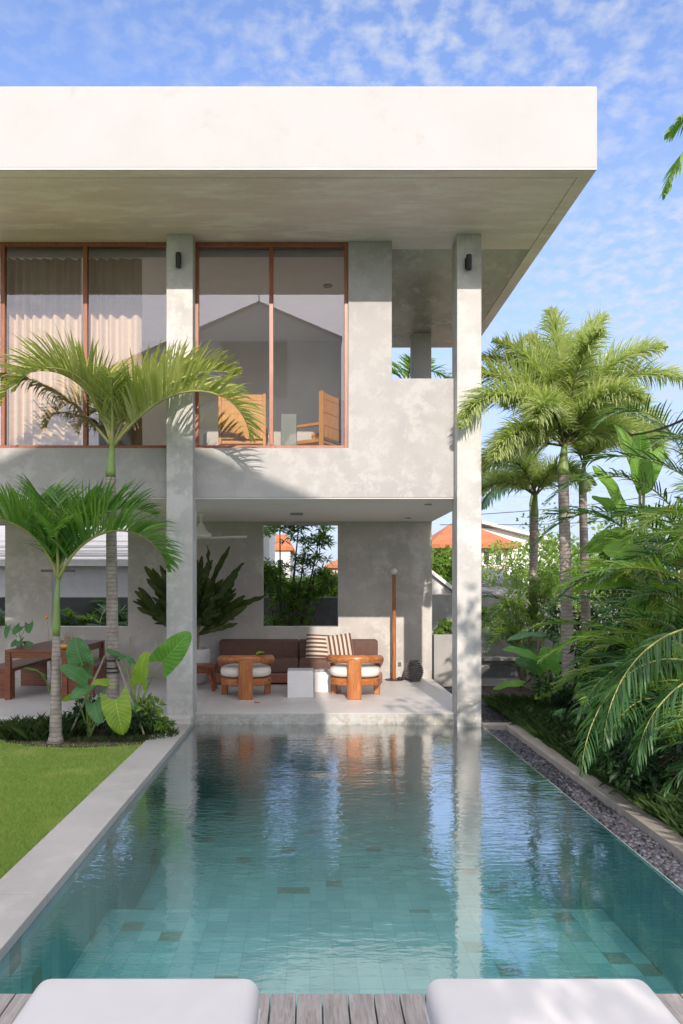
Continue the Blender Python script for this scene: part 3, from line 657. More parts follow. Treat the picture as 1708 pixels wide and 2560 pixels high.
# ceiling fan
fx, fy = wx(503, 11.67), 11.67; fz = wz(1341, 11.67)
t = thing('ceiling_fan', 'white three bladed ceiling fan hanging over the terrace', 'ceiling fan', (fx, fy, BZ-.012))
obj('rod', MB().lathe([(.05, -.05), (.045, -.001)], (fx, fy, BZ-.013), 16).tube([(fx, fy, fz+.1), (fx, fy, BZ-.05)], .016, 10), M['white'], t)
obj('motor', MB().lathe([(.02, .20), (.04, .17), (.06, .12), (.10, .06), (.16, .02), (.165, -.02), (.11, -.05), (.02, -.055)], (fx, fy, fz+.02), 28), M['white'], t, smooth=True)
for k in range(3):
    a = R(4+120*k); g = MB(); n = 14
    for i in range(n+1):
        s = i/n; rr = .12+.60*s; wd_ = .055+.035*math.sin(math.pi*min(1, s*1.1)); wd_ *= (1 if s < .9 else max(.15, (1-s)*9)); sw = .06*math.sin(s*2.2)
        for q in (-1, 1):
            lx2, ly2 = rr, q*wd_+sw; g.v.append((fx+lx2*math.cos(a)-ly2*math.sin(a), fy+lx2*math.sin(a)+ly2*math.cos(a), fz-.03+.03*s-q*.012))
    for i in range(n): g.f.append((2*i, 2*i+1, 2*i+3, 2*i+2))
    obj('blade', g, M['white'], t, solid=.012, smooth=True)
# dining set
t = thing('dining_table', 'long red brown wooden dining table on the left of the terrace', 'table', (-4.0, 11.8, TZ))
tx0, tx1, ty0, ty1, th = wx(12, 10.85), wx(168, 10.85), 10.85, 12.85, TZ+.73
obj('table_top', MB().box(tx0, tx1, ty0, ty1, th-.035, th), M['redwood'], t, bevel=.004)
obj('apron', MB().box(tx0+.03, tx1-.03, ty0+.02, ty0+.05, th-.12, th-.036).box(tx0+.03, tx0+.06, ty0+.08, ty1-.08, th-.12, th-.036).box(tx1-.06, tx1-.03, ty0+.08, ty1-.08, th-.12, th-.036), M['redwood'], t)
for xx in (tx0, tx1-.08):
    for yy in (ty0, ty1-.08): obj('leg', MB().box(xx, xx+.079, yy, yy+.079, TZ, th-.036), M['redwood'], t, bevel=.004)
def bench(x0, x1, y0, y1, label):
    t = thing('bench', label, 'bench', ((x0+x1)/2, (y0+y1)/2, TZ), 0, 'wooden benches at the dining table'); zb = TZ+.45
    obj('seat', MB().box(x0, x1, y0, y1, zb-.05, zb), M['redwood'], t, bevel=.004)
    for yy in (y0+.02, y1-.25): obj('leg', MB().box(x0+.03, x1-.01, yy, yy+.07, TZ, zb-.051), M['redwood'], t, bevel=.004)
bench(-4.86, -4.40, 10.98, 12.6, 'heavy wooden bench on the left side of the dining table')
bench(-3.72, -3.30, 11.3, 12.7, 'heavy wooden bench on the right side of the dining table behind the palms')
t = thing('pendant_lamp', 'thin dark bar pendant lamp hanging over the dining table', 'pendant lamp', (wx(145, 11.6), 11.6, BZ))
pz = wz(1427, 11.6); obj('lamp_bar', MB().box(wx(104, 11.6), wx(186, 11.6), 11.57, 11.63, pz-.02, pz+.02), simple('bar', (.12, .09, .09), .5), t)
obj('cable', MB().tube([(wx(145, 11.6), 11.6, pz+.02), (wx(145, 11.6), 11.6, BZ-.012)], .004, 6), M['black'], t)

# ================================================================ LEAF BUILDERS
def addleaf(mb, A, Tp, W, nhint, prof, bend=.15, fold=.2, wave=.03, lobe=0, rows=12, cols=8, rg=None, freq=9):
    A, Tp = Vector(A), Vector(Tp); L = (Tp-A).length; d = (Tp-A).normalized(); s = d.cross(Vector(nhint)).normalized(); n = s.cross(d).normalized()
    if n.dot(Vector(nhint)) < 0: n = -n
    ph = rg.uniform(0, 6.28) if rg else 0; k0 = len(mb.v)
    for i in range(rows+1):
        t = i/rows; p = A+d*(L*t)+n*(bend*L*math.sin(math.pi*t)); w_ = prof(t)*W/2
        for j in range(cols+1):
            u = j/cols*2-1
            q = p+s*(u*w_*math.cos(fold))+n*(abs(u)*w_*math.sin(fold)-.35*w_*u*u*fold*2)+n*(wave*W*math.sin(t*freq+ph+(1 if u > 0 else 0))*u*u)
            if lobe: q -= d*(L*lobe*abs(u)**1.6*(1-t)**2)
            mb.uv[len(mb.v)] = (u, t); mb.v.append(tuple(q))
    for i in range(rows):
        for j in range(cols):
            a = k0+i*(cols+1)+j; mb.f.append((a, a+1, a+cols+2, a+cols+1))
heart = lambda t: min(1.0, 1.32*(t+.30)**.5*max(0, 1-t)**.62)
paddle = lambda t: max(.02, min(1, (t*7)**.7))*max(.02, min(1, ((1-t)*3.2)**.6))
oblan = lambda t: max(.10, math.sin(math.pi*min(1, t*.92+.03))**.9*(.35+.65*t))
lance = lambda t: max(.03, math.sin(math.pi*(t*.97+.015))**.8)
def frond(az, e0, e1, L, nl=46, ll=.45, lw=.03, lift=.5, sweep=.6, droop=.5, seed=0, plume=False, start=.16, side=0.0, rr=.014, ragged=.0, pw=1.0, tipf=.35):
    """one palm leaf as (rachis MB, leaflets MB) around the origin"""
    r = random.Random(seed); rm, lm = MB(), MB(); n = 22; pts = [Vector((0, 0, 0))]; tang = []
    for i in range(n):
        t = i/(n-1); e = R(e0+(e1-e0)*t**pw); a = R(az+side*t); d = Vector((math.cos(e)*math.cos(a), math.cos(e)*math.sin(a), math.sin(e)))
        tang.append(d); pts.append(pts[-1]+d*L/n)
    tang.append(tang[-1]); rm.tube(pts, [rr*(1.25-1.05*i/n) for i in range(n+1)], 6)
    def leaflet(p, d, l, w_, dr, up):
        k = len(lm.v); s = d.cross(Vector((0, 0, 1)) if abs(d.z) < .95 else Vector((1, 0, 0))).normalized(); nn = s.cross(d)
        tw = r.uniform(-.9, .9); s = (s*math.cos(tw)+nn*math.sin(tw))
        ns = 4; pp = p.copy(); dd = d.copy()
        for i in range(ns+1):
            t = i/ns; ww = w_*(.55 if i == 0 else (1, 1, .8, .62, .05)[i])
            lm.v.append(tuple(pp-s*ww/2)); lm.v.append(tuple(pp+s*ww/2))
            pp = pp+dd*l/ns; dd = (dd+Vector((0, 0, -dr*(.25+.75*t)*.55))).normalized()
        for i in range(ns): lm.f.append((k+2*i, k+2*i+1, k+2*i+3, k+2*i+2))
    for i in range(nl):
        t = start+(1-start)*(i+.5)/nl; f = t*n; i0 = min(int(f), n-1); p = pts[i0].lerp(pts[i0+1], f-i0); d = tang[i0]
        sd = d.cross(Vector((0, 0, 1))); sd = sd.normalized() if sd.length > .05 else Vector((math.sin(R(az)), -math.cos(R(az)), 0)); up = sd.cross(d).normalized()
        env = (math.sin(math.pi*min(1, (t-start)/(1-start)*.85+.15))**.6)*(1-tipf*t)
        if plume:
            for q in range(plume):
                an = r.uniform(-.5, math.pi+.5) if r.random() < .85 else r.uniform(0, 6.28)
                v = (sd*math.cos(an)+up*math.sin(an))*1.0+d*(sweep+r.uniform(-.15, .3)); leaflet(p, v.normalized(), ll*env*r.uniform(.75, 1.1), lw, droop*r.uniform(.6, 1.4), up)
        else:
            for s in (-1, 1):
                if r.random() < ragged: continue
                v = sd*s+up*(lift+r.uniform(-.3, .22))+d*(sweep+.5*t+r.uniform(-.08, .08)); leaflet(p, v.normalized(), ll*env*r.uniform(.85, 1.08), lw*r.uniform(.7, 1.15), droop*r.uniform(.4, 2.4), up)
    return rm, lm
def shift(mb, o):
    o = Vector(o); mb.v = [(a+o.x, b+o.y, c+o.z) for a, b, c in mb.v]; return mb
def addfrond(tree, top, mat, rmat, **kw):
    rm, lm = frond(**kw); shift(rm, top); shift(lm, top)
    f = obj('frond', lm, mat, tree); obj('rachis', rm, rmat, f, smooth=True); return f
# ---------------- left front palm
def palm(label, base, top, r0, r1, shaft, fr, mat, rmat=None, name='palm_tree', lean=0, defaults=None, group=None, cat='palm tree', bulge=1.0):
    base = Vector(base); top = Vector(top); t = thing(name, label, cat, base, group=group); n = 26; pts, rad = [], []
    for i in range(n+1):
        s = i/n; p = base.lerp(top, s)+Vector((lean*math.sin(math.pi*s), 0, 0)); pts.append(p); rr = r0+(r1-r0)*s**.8
        rad.append(rr*(1.35 if i == 0 else (1.12 if i == 1 else 1))*(1+.02*(i % 2)))
    obj('trunk', MB().tube(pts, rad, 16), M['ring'], t, smooth=True)
    tip = Vector(top)+Vector((.02, 0, shaft))
    if shaft: obj('crownshaft', MB().tube([top-Vector((0, 0, .02)), top+Vector((0, 0, shaft*.15)), top+Vector((.005, 0, shaft*.6)), tip+Vector((0, 0, .05))], [r1*1.02, r1*1.08, r1*.8, r1*.5], 14), M['shaft'], t, smooth=True)
    for i, k in enumerate(fr):
        kw = dict(defaults or {}); kw.update(k); m_ = kw.pop('mat', mat); kw.setdefault('seed', i+7)
        addfrond(t, tip+Vector((0, 0, kw.pop('dz', 0))), m_, rmat or M['rachis'], **kw)
    return t
D1 = dict(nl=70, ll=.76, lw=.031, lift=1.0, sweep=.7, droop=.42, pw=1.3, rr=.017, start=.14)
def P1():
    fr = [dict(az=-8, e0=64, e1=-75, L=1.75, seed=1), dict(az=25, e0=80, e1=-25, L=1.6, seed=2), dict(az=168, e0=70, e1=-30, L=1.75, seed=3),
          dict(az=205, e0=74, e1=-50, L=1.6, seed=4), dict(az=125, e0=84, e1=5, L=1.45, seed=5), dict(az=-75, e0=84, e1=-40, L=1.1, seed=6, ll=.42), dict(az=80, e0=82, e1=0, L=1.4, seed=9)]
    return palm('slender ringed palm on the lawn with dark green fronds and green crownshaft', P(139.5, 1856, 8.37), P(141, 1587, 8.37), .074, .042, .62, fr, M['palm_a'], defaults=D1)
P1()
def P2():
    Y = 9.0; D = dict(nl=76, ll=.78, lw=.034, lift=.95, sweep=.7, droop=.45, pw=1.7, rr=.018, start=.16)
    fr = [dict(az=178, e0=74, e1=-75, L=2.1, seed=21), dict(az=6, e0=58, e1=-15, L=1.95, seed=22), dict(az=-12, e0=48, e1=-85, L=2.3, seed=23),
          dict(az=188, e0=52, e1=-8, L=1.75, seed=24, mat=M['palm_dry'], ll=.4, droop=1.2, lift=.0, ragged=.3), dict(az=200, e0=82, e1=-70, L=1.8, seed=25),
          dict(az=-75, e0=80, e1=-30, L=1.2, seed=26, ll=.45), dict(az=120, e0=76, e1=-10, L=1.6, seed=27), dict(az=25, e0=72, e1=-25, L=1.7, seed=28)]
    return palm('tall ringed palm with yellow green fronds in front of the upstairs windows', P(284, 1832, Y), P(277, 1190, Y), .082, .058, .35, fr, M['palm_b'], defaults=D)
P2()
# bamboo stakes propping the tall palm
for k, (a, b_, lab) in enumerate([((172, 1842, 8.55), (262, 1640, 8.9), 'thin wooden stake leaning on the tall palm from the left'), ((360, 1836, 8.7), (292, 1650, 8.92), 'thin wooden stake leaning on the tall palm from the right'), ((329, 1790, 9.2), (327, 1592, 9.3), 'thin upright wooden stake between the tall palm and the left column')]):
    tag(obj('stake', MB().tube([P(*a), P(*b_)], .013, 8), M['stake']), lab, 'stake', 'stakes around the tall palm')
g = MB()
for z in (.78, .83, .92): g.tube([Vector((wx(281, 9)+.09*math.cos(a), 9+.09*math.sin(a), z)) for a in [i*math.pi/8 for i in range(17)]], .008, 5)
tag(obj('tree_tie', g, M['black']), 'black ties wrapped around the lower trunk of the tall palm', 'tie')

# ---------------- elephant ears
def Z3(x, y): return (x/2.938, 1080+y/2.938)
def Z2(x, y): return (1050+x/2.383, 1250+y/2.383)
def aloc(label, base, leaves, conv, group=None):
    base = Vector(base); t = thing('elephant_ear_plant', label, 'plant', base, group=group); r = random.Random(len(leaves)*7+int(base.x*100))
    for (a, b_, W, Y0, Y1, m_, nh) in leaves:
        A = P(*conv(*a), Y0); B = P(*conv(*b_), Y1); s = F/Y0; Wm = W/(2.938 if conv is Z3 else 2.383)/s
        g = MB(); addleaf(g, A, B, Wm, nh, heart, bend=.10, fold=.22, wave=.035, lobe=.32, rg=r, rows=16, cols=12, freq=16)
        l = obj('leaf', g, M[m_], t, smooth=True)
        mid = base.lerp(A, .6)+Vector(((base.x-A.x)*.18, 0, .05)); pts = []
        for i in range(9):
            q = i/8; pts.append(base*(1-q)**2+mid*2*q*(1-q)+A*q*q)
        obj('stem', MB().tube(pts, [.016-.009*i/8 for i in range(9)], 7), M['shaft'], l, smooth=True)
    return t
cam_n = (0.1, -1, .35)
aloc('elephant ear plant with drooping pale and yellowing leaves between the two palms', P(*Z3(655, 2255), 8.62), [
    ((600, 1690), (545, 1510), 230, 8.7, 8.75, 'aloc_d', (0, -1, .5)), ((620, 1830), (435, 1725), 170, 8.4, 8.2, 'aloc_d', (.2, -.8, .7)),
    ((645, 1860), (520, 1960), 120, 8.4, 8.2, 'aloc_d', (.2, -1, .3)), ((800, 1850), (675, 1850), 110, 8.4, 8.25, 'aloc_y', (0, -.7, .8)),
    ((850, 1965), (905, 2225), 260, 8.4, 8.3, 'aloc_y', (.1, -1, .3)), ((690, 1990), (740, 2145), 150, 8.45, 8.35, 'aloc_d', (0, -1, .35)),
    ((560, 1945), (452, 1975), 80, 8.5, 8.4, 'aloc_y', (0, -.8, .6)), ((590, 1720), (735, 1660), 80, 8.7, 8.8, 'aloc_d', (0, -.3, 1)), ((620, 1740), (660, 1800), 110, 8.8, 8.8, 'aloc_d', (0, -1, .1))], Z3, 'elephant ear plants by the palms')
aloc('elephant ear plant with one big bright leaf standing against the left column', P(*Z3(1000, 2110), 8.85), [
    ((1195, 1690), (1398, 1468), 250, 8.75, 8.7, 'aloc', (.15, -1, .1)), ((1035, 1840), (1085, 1608), 185, 8.8, 8.75, 'aloc_y', (-.5, -1, .2)),
    ((905, 1665), (765, 1605), 90, 8.9, 8.8, 'aloc_d', (0, -.5, .9)), ((960, 2000), (1010, 2060), 90, 8.8, 8.75, 'aloc_d', (0, -1, .4)), ((970, 1700), (930, 1640), 60, 8.9, 8.9, 'aloc_d', (.6, -1, .4))], Z3, 'elephant ear plants by the palms')
aloc('small elephant ear with a single folded leaf left of the slender palm', P(*Z3(400, 2000), 9.0), [((310, 1785), (168, 1735), 70, 8.8, 8.6, 'aloc', (0, -.4, 1))], Z3, 'elephant ear plants by the palms')
aloc('elephant ear clump with broad flat leaves in the border behind the right kerb', P(*Z2(770, 1240), 10.7), [
    ((730, 822), (518, 842), 100, 10.8, 10.4, 'aloc_d', (0, -.35, 1)), ((700, 965), (488, 890), 130, 10.3, 10.1, 'aloc', (0, -.6, 1)), ((760, 1010), (745, 868), 170, 10.4, 10.5, 'aloc', (0, -1, .5)),
    ((850, 1020), (1010, 905), 80, 10.3, 10.2, 'aloc', (0, -.5, 1)), ((610, 1105), (435, 1130), 90, 10.1, 9.9, 'aloc', (0, -.45, 1)), ((810, 1125), (685, 1190), 110, 10.1, 9.9, 'aloc_y', (0, -.6, 1)),
    ((980, 1165), (858, 1185), 80, 10.1, 9.9, 'aloc_y', (0, -.45, 1)), ((860, 950), (770, 890), 110, 10.5, 10.5, 'aloc', (0, -.8, .7)), ((700, 1010), (560, 960), 130, 10.5, 10.5, 'aloc_d', (0, -.8, .7)), ((640, 880), (620, 960), 110, 10.9, 10.9, 'aloc_d', (0, -1, .4))], Z2)
aloc('elephant ear clump under the trees at the far end of the right border', P(*Z2(1010, 1240), 10.2), [
    ((1040, 1080), (925, 1160), 150, 9.9, 9.7, 'aloc', (0, -.9, .7)), ((930, 1020), (960, 1110), 120, 10, 9.9, 'aloc', (0, -1, .6)), ((1010, 880), (920, 960), 90, 10, 10, 'aloc_d', (0, -.5, .9)),
    ((840, 790), (700, 640), 70, 10.8, 10.6, 'aloc_d', (0, -.5, 1)), ((1010, 1250), (900, 1290), 90, 9.6, 9.4, 'aloc_d', (0, -.6, .9)), ((870, 1270), (780, 1310), 80, 9.5, 9.3, 'aloc_d', (0, -.6, .9))], Z2)
# ---------------- plant in pot on terrace
px_, py_ = wx(478, 12.6), 12.62
t = thing('planter_pot', 'tall round whitish pot behind the left column', 'pot', (px_, py_, TZ))
obj('pot_body', MB().lathe([(.20, 0), (.25, .05), (.31, .3), (.33, .5), (.31, .60), (.28, .61), (.27, .56), (.02, .55)], (px_, py_, TZ), 32), M['pot'], t, smooth=True)
t = thing('nest_plant', 'big dark ruffled leaf plant fanning out of the tall pot', 'plant', (px_, py_, TZ+.55)); r = random.Random(12)
g = MB()
for i in range(26):
    a = r.uniform(0, 6.28); g.tube([(px_+.10*math.cos(a), py_+.10*math.sin(a), TZ+.5), (px_+.13*math.cos(a+.3), py_+.13*math.sin(a+.3), TZ+1.0)], .02, 5)
obj('stem', g, simple('dry_stem', (.25, .22, .12), .9, .3, 10), t)
for i in range(96):
    a = r.uniform(0, 2*math.pi); el = R(r.uniform(18, 88)); Ln = r.uniform(.6, 1.28)*(.78+.22*math.sin(el)); q = Vector((1.3*math.cos(el)*math.cos(a), .6*math.cos(el)*math.sin(a), math.sin(el)))
    A = Vector((px_, py_, TZ+.86+r.uniform(-.1, .2)))+q*r.uniform(.05, .6)*(.6+.4*abs(q.z)); B = A+q*Ln*.68+Vector((0, 0, r.uniform(-.05, .12))); g = MB(); addleaf(g, A, B, r.uniform(.11, .19), (r.uniform(-1, 1), -1, r.uniform(-.3, .8)), oblan, bend=r.uniform(-.12, .12), fold=.3, wave=.10, rows=22, cols=6, rg=r, freq=r.uniform(24, 36)); obj('leaf', g, M['nest'], t, smooth=True)
g = MB()
for i in range(170):
    a = r.uniform(0, 2*math.pi); el = R(r.uniform(10, 88)); q = Vector((1.15*math.cos(el)*math.cos(a), .6*math.cos(el)*math.sin(a), math.sin(el))); A = Vector((px_, py_, TZ+.95))+q*r.uniform(.15, .75)
    addleaf(g, A, A+q*r.uniform(.2, .42)+Vector((r.uniform(-.15, .15), 0, r.uniform(-.1, .1))), r.uniform(.08, .15), (r.uniform(-1, 1), -1, r.uniform(-.4, .8)), oblan, bend=r.uniform(-.2, .2), fold=.3, wave=.12, rows=9, cols=4, rg=r, freq=14)
tag(obj('small_leaves', g, M['nest'], t, smooth=True), kind='stuff')
# table plants
t = thing('monstera_cutting', 'monstera leaves in a vase on the dining table', 'plant', P(48, 1612, 11.3)); r = random.Random(4)
bz = P(48, 1612, 11.3); bz.z = th; g = MB().lathe([(.045, 0), (.055, .08), (.03, .16), (.035, .18)], bz, 16); obj('vase', g, M['glassware'], t, smooth=True)
for (ax, ay, bx_, by_, W) in ((150, 1430, 95, 1490, 75), (215, 1410, 215, 1480, 80), (180, 1560, 250, 1560, 60), (130, 1540, 80, 1580, 60), (60, 1430, 45, 1520, 50), (150, 1520, 130, 1575, 60)):
    A = P(*Z3(ax, ay), 11.3); B = P(*Z3(bx_, by_), 11.2); g = MB(); addleaf(g, A, B, W/2.938/164, (0, -1, .4), heart, .1, .2, .03, .3, 12, 8, r); l = obj('leaf', g, M['aloc_d'], t, smooth=True); obj('stem', MB().tube([bz+Vector((0, 0, .1)), (A+bz)/2+Vector((0, 0, .08)), A], .005, 5), M['shaft'], l)
bo = P(165, 1610, 11.0); bo.z = th
t = thing('fruit_bowl', 'wooden bowl with a dried branch on the dining table', 'bowl', bo)
obj('bowl', MB().lathe([(.05, 0), (.09, .03), (.11, .08), (.10, .08), (.08, .035), (.01, .02)], bo, 20), M['pine'], t, smooth=True); g = MB()
for i in range(26):
    p = bo+Vector((r.uniform(-.04, .04), r.uniform(-.04, .04), .05)); q = p+Vector((r.uniform(-.05, .12), r.uniform(-.06, .06), r.uniform(.1, .30))); g.tube([p, (p+q)/2+Vector((.03, 0, 0)), q], [.009, .007, .003], 5)
obj('dried_branch', g, simple('dried', (.42, .34, .26), .9), t)
o = obj('orange_flower', MB().ellip(P(117, 1543, 11.3), (.028, .028, .028), 10, 8), simple('orange', (.75, .28, .03), .6), smooth=True); tag(o, 'single small orange bloom in front of the left terrace wall', 'flower')
g = MB().tube([P(117, 1547, 11.3), P(122, 1580, 11.3), Vector((wx(124, 11.3), 11.3, th))], .003, 5); obj('stem', g, M['shaft'], o)
g = MB(); A = P(637, 1641, 10.95); addleaf(g, A, P(662, 1632, 10.93), .07, (0, -.5, 1), lance, .25, .5, .03, 0, 8, 4, r); tag(obj('fallen_leaf', g, M['aloc_y'], smooth=True), 'small yellow green leaf lying on the back rail of the left armchair', 'leaf')
g = MB(); g.tube([Vector((wx(636, 10.6), 10.6, TZ+.008)), Vector((wx(652, 10.6), 10.55, TZ+.01))], [.008, .004], 6); tag(obj('fallen_flower', g, simple('redpetal', (.35, .05, .03), .7)), 'small red fallen petal on the terrace floor before the left armchair', 'petal')

# ================================================================ LOUNGERS
def lounger(x0, x1, label):
    t = thing('sun_lounger', label, 'sun lounger', ((x0+x1)/2, 1.7, .052), 0, 'sun loungers on the deck'); Y1 = 2.725; Y0 = .75
    g = MB().box(x0, x1, Y0, Y1, .262, .41)
    mt = obj('mattress', g, M['mattress'], t, bevel=.055, seg=6)
    for z_ in (.30,): obj('piping', MB().tube([(x0+.05, Y0+.001, z_), (x0-.001, Y0+.05, z_), (x0-.001, Y1-.05, z_), (x0+.016, Y1-.016, z_), (x0+.05, Y1+.001, z_), (x1-.05, Y1+.001, z_), (x1-.016, Y1-.016, z_), (x1+.001, Y1-.05, z_), (x1+.001, Y0+.05, z_), (x1-.05, Y0+.001, z_), (x0+.05, Y0+.001, z_)], .005, 6), M['mattress'], mt, smooth=True)
    obj('frame', MB().box(x0+.03, x1-.03, Y0+.03, Y1-.06, .20, .261), M['teak'], t, bevel=.006)
    for xx in (x0+.06, x1-.12):
        for yy in (Y0+.1, Y1-.2): obj('leg', MB().box(xx, xx+.06, yy, yy+.06, .052, .199), M['teak'], t)
lounger(-.995, -.183, 'sun lounger with cream white mattress at the bottom left, before the pool')
lounger(.42, 1.235, 'sun lounger with pale lilac white mattress at the bottom right, before the pool')

# ================================================================ RIGHT GARDEN
DF = dict(nl=66, ll=.44, lw=.021, plume=10, sweep=.75, droop=1.0, tipf=.1, pw=1.3, rr=.016, start=.12)
def fox(label, base, top, r0, r1, shaft, fr, sc_=1.0, grp='foxtail palms behind the border'):
    D = dict(DF); D['ll'] = .46*sc_; D['plume'] = 10 if sc_ == 1.0 and 'tallest' in label else 7; return palm(label, base, top, r0, r1, shaft, fr, M['foxtail'], M['rachisd'], defaults=D, group=grp, name='foxtail_palm')
b0 = Vector((wx(1424, 10.2), 10.2, .02))
fox('tallest foxtail palm with full bushy crown right of the corner column', b0, P(1408, 1185, 10.1), .092, .068, .38, [
    dict(az=186, e0=72, e1=-52, L=2.3), dict(az=206, e0=52, e1=-62, L=2.15), dict(az=215, e0=20, e1=-55, L=1.6), dict(az=75, e0=80, e1=0, L=1.9), dict(az=120, e0=88, e1=40, L=1.9), dict(az=-10, e0=78, e1=0, L=2.0), dict(az=15, e0=55, e1=-60, L=2.0), dict(az=110, e0=70, e1=-20, L=1.9), dict(az=92, e0=89, e1=55, L=2.2), dict(az=35, e0=86, e1=35, L=2.3), dict(az=6, e0=66, e1=-28, L=2.35),
    dict(az=60, e0=84, e1=25, L=2.1), dict(az=-80, e0=86, e1=15, L=1.7), dict(az=160, e0=15, e1=-65, L=1.5), dict(az=-25, e0=25, e1=-60, L=1.4), dict(az=140, e0=82, e1=5, L=2.1), dict(az=-125, e0=50, e1=-55, L=1.5), dict(az=20, e0=40, e1=-50, L=1.7), dict(az=-60, e0=60, e1=-45, L=1.5), dict(az=168, e0=86, e1=20, L=1.9)])
fox('slim foxtail palm with small yellowish crown behind the tallest one', Vector((wx(1330, 13.0), 13.0, .02)), P(1336, 1290, 13.0), .085, .07, .35, [
    dict(az=190, e0=35, e1=-60, L=1.35), dict(az=150, e0=50, e1=-50, L=1.3), dict(az=10, e0=50, e1=-50, L=1.2), dict(az=90, e0=80, e1=20, L=1.2), dict(az=-60, e0=60, e1=-40, L=1.1), dict(az=-150, e0=70, e1=-20, L=1.2)], .9)
fox('foxtail palm with thin grey trunk close to the right of the tallest one', Vector((wx(1470, 12.0), 12.0, .02)), P(1457, 1230, 12.0), .085, .06, .4, [
    dict(az=0, e0=60, e1=-40, L=1.4), dict(az=80, e0=84, e1=10, L=1.5), dict(az=-70, e0=60, e1=-40, L=1.2), dict(az=30, e0=80, e1=-10, L=1.5), dict(az=140, e0=75, e1=0, L=1.4)])
# far dark palm behind corner column
Yf = 16.0
palm('dark blue green palm drooping behind the corner column', (wx(1334, Yf), Yf, 0), P(1332, 1265, Yf), .09, .07, .3, [
    dict(az=172, e0=60, e1=-60, L=1.9), dict(az=150, e0=75, e1=-30, L=1.7), dict(az=10, e0=65, e1=-50, L=1.8), dict(az=90, e0=80, e1=0, L=1.5), dict(az=195, e0=35, e1=-70, L=1.5), dict(az=-60, e0=60, e1=-40, L=1.4)],
    M['bluepalm'], M['rachisd'], defaults=dict(nl=46, ll=.6, lw=.05, lift=-.2, sweep=.6, droop=1.0))
# palm seen over the balcony
palm('palm with yellow green fronds seen through the balcony opening', (wx(1015, 17), 17, 0), P(1015, 985, 17), .1, .07, .2, [
    dict(az=165, e0=60, e1=-40, L=1.3), dict(az=15, e0=60, e1=-50, L=1.4), dict(az=40, e0=75, e1=0, L=1.2), dict(az=140, e0=75, e1=0, L=1.2), dict(az=-80, e0=70, e1=-30, L=1.1)],
    M['areca'], M['rachisd'], defaults=dict(nl=36, ll=.5, lw=.045, lift=.3, sweep=.6, droop=.5))
# overhanging palm at right edge (trunk outside the frame)
palm('tall palm on the right whose drooping frond tips enter the top right corner', (4.55, 5.6, 0), (4.25, 5.5, 4.75), .12, .09, .5, [
    dict(az=178, e0=38, e1=-72, L=2.0, seed=3), dict(az=165, e0=62, e1=-50, L=1.8, seed=4), dict(az=100, e0=60, e1=-50, L=1.9), dict(az=40, e0=60, e1=-50, L=1.9), dict(az=0, e0=60, e1=-50, L=1.9), dict(az=-60, e0=60, e1=-50, L=1.9), dict(az=-120, e0=60, e1=-50, L=1.9)],
    M['palm_a'], defaults=dict(nl=40, ll=.55, lw=.035, lift=.0, sweep=.6, droop=.9))
# areca clumps
def areca(label, c, n, L, spread, seed, mat='areca', h=.4, azr=(0, 360), ll=.42, lw=.021, extra=(), e=(62, 86)):
    r = random.Random(seed); c = Vector(c); t = thing('areca_palm', label, 'palm', c, group='feather palms in the right border')
    g = MB(); 
    frs = []
    for i in range(n):
        a = r.uniform(*azr); p = c+Vector((spread*r.uniform(-1, 1), spread*r.uniform(-1, 1), 0)); hh = h*r.uniform(.5, 1.5); q = p+Vector((.1*math.cos(R(a)), .1*math.sin(R(a)), hh))
        g.tube([p, q], [.022, .016], 7); frs.append((q, dict(az=a, e0=r.uniform(*e), e1=r.uniform(-65, -20), L=L*r.uniform(.75, 1.15), seed=seed*50+i, side=r.uniform(-25, 25))))
    obj('stems', g, M['shaft'], t, smooth=True)
    for q, kw in frs+[(Vector(p), k) for p, k in extra]:
        k2 = dict(nl=40, ll=ll, lw=lw, lift=.35, sweep=.75, droop=.55, rr=.010); k2.update(kw); m_ = k2.pop('mat', M['areca_dark'] if (mat == 'areca' and kw['seed'] % 5 < 2) else M[mat]); addfrond(t, q, m_, M['rachis'], **k2)  # some fronds take the darker leaf colour, standing in for crown shade
    return t
areca('big feather palm closest on the right with fronds hanging over the kerb', (3.4, 6.35, .02), 12, 1.6, .22, 31, 'areca', .6, (95, 265), .46, .021, extra=[
    ((3.2, 6.0, 1.15), dict(az=202, e0=25, e1=-86, L=1.75, seed=900, ll=.42, lift=.0, droop=1.2)), ((3.3, 6.1, 1.0), dict(az=190, e0=45, e1=-70, L=1.5, seed=901)),
    ((3.15, 5.7, 1.5), dict(az=196, e0=8, e1=-88, L=1.55, seed=906, ll=.40, lift=.0, droop=1.3)), ((3.3, 5.4, 1.2), dict(az=186, e0=15, e1=-88, L=1.4, seed=908, ll=.38, lift=.0, droop=1.3, mat=M['areca_dark'])),
    ((3.4, 6.2, 1.7), dict(az=182, e0=40, e1=-35, L=1.5, seed=902)), ((3.4, 6.4, 1.2), dict(az=172, e0=35, e1=-40, L=1.5, seed=903)), ((3.5, 6.0, .8), dict(az=215, e0=50, e1=-60, L=1.3, seed=904))])
areca('feather palm behind the closest one with sunlit arching fronds', (4.15, 8.1, .02), 15, 1.95, .3, 32, 'areca', 1.2, (90, 270), .45, .022)
areca('tall feather palm rising above the banana leaves at the right edge', (4.75, 8.6, .02), 14, 2.0, .3, 37, 'areca', 2.2, (100, 260), .48, .022)
areca('very tall feather palm at the right edge in front of the shrubs', (4.1, 7.0, .02), 11, 1.8, .25, 38, 'areca', 1.9, (110, 250), .46, .021)
areca('feather palm growing low beside the kerb at the right edge', (3.6, 5.0, .02), 9, 1.4, .2, 33, 'areca_dark', .3, (100, 260), .42, .02)
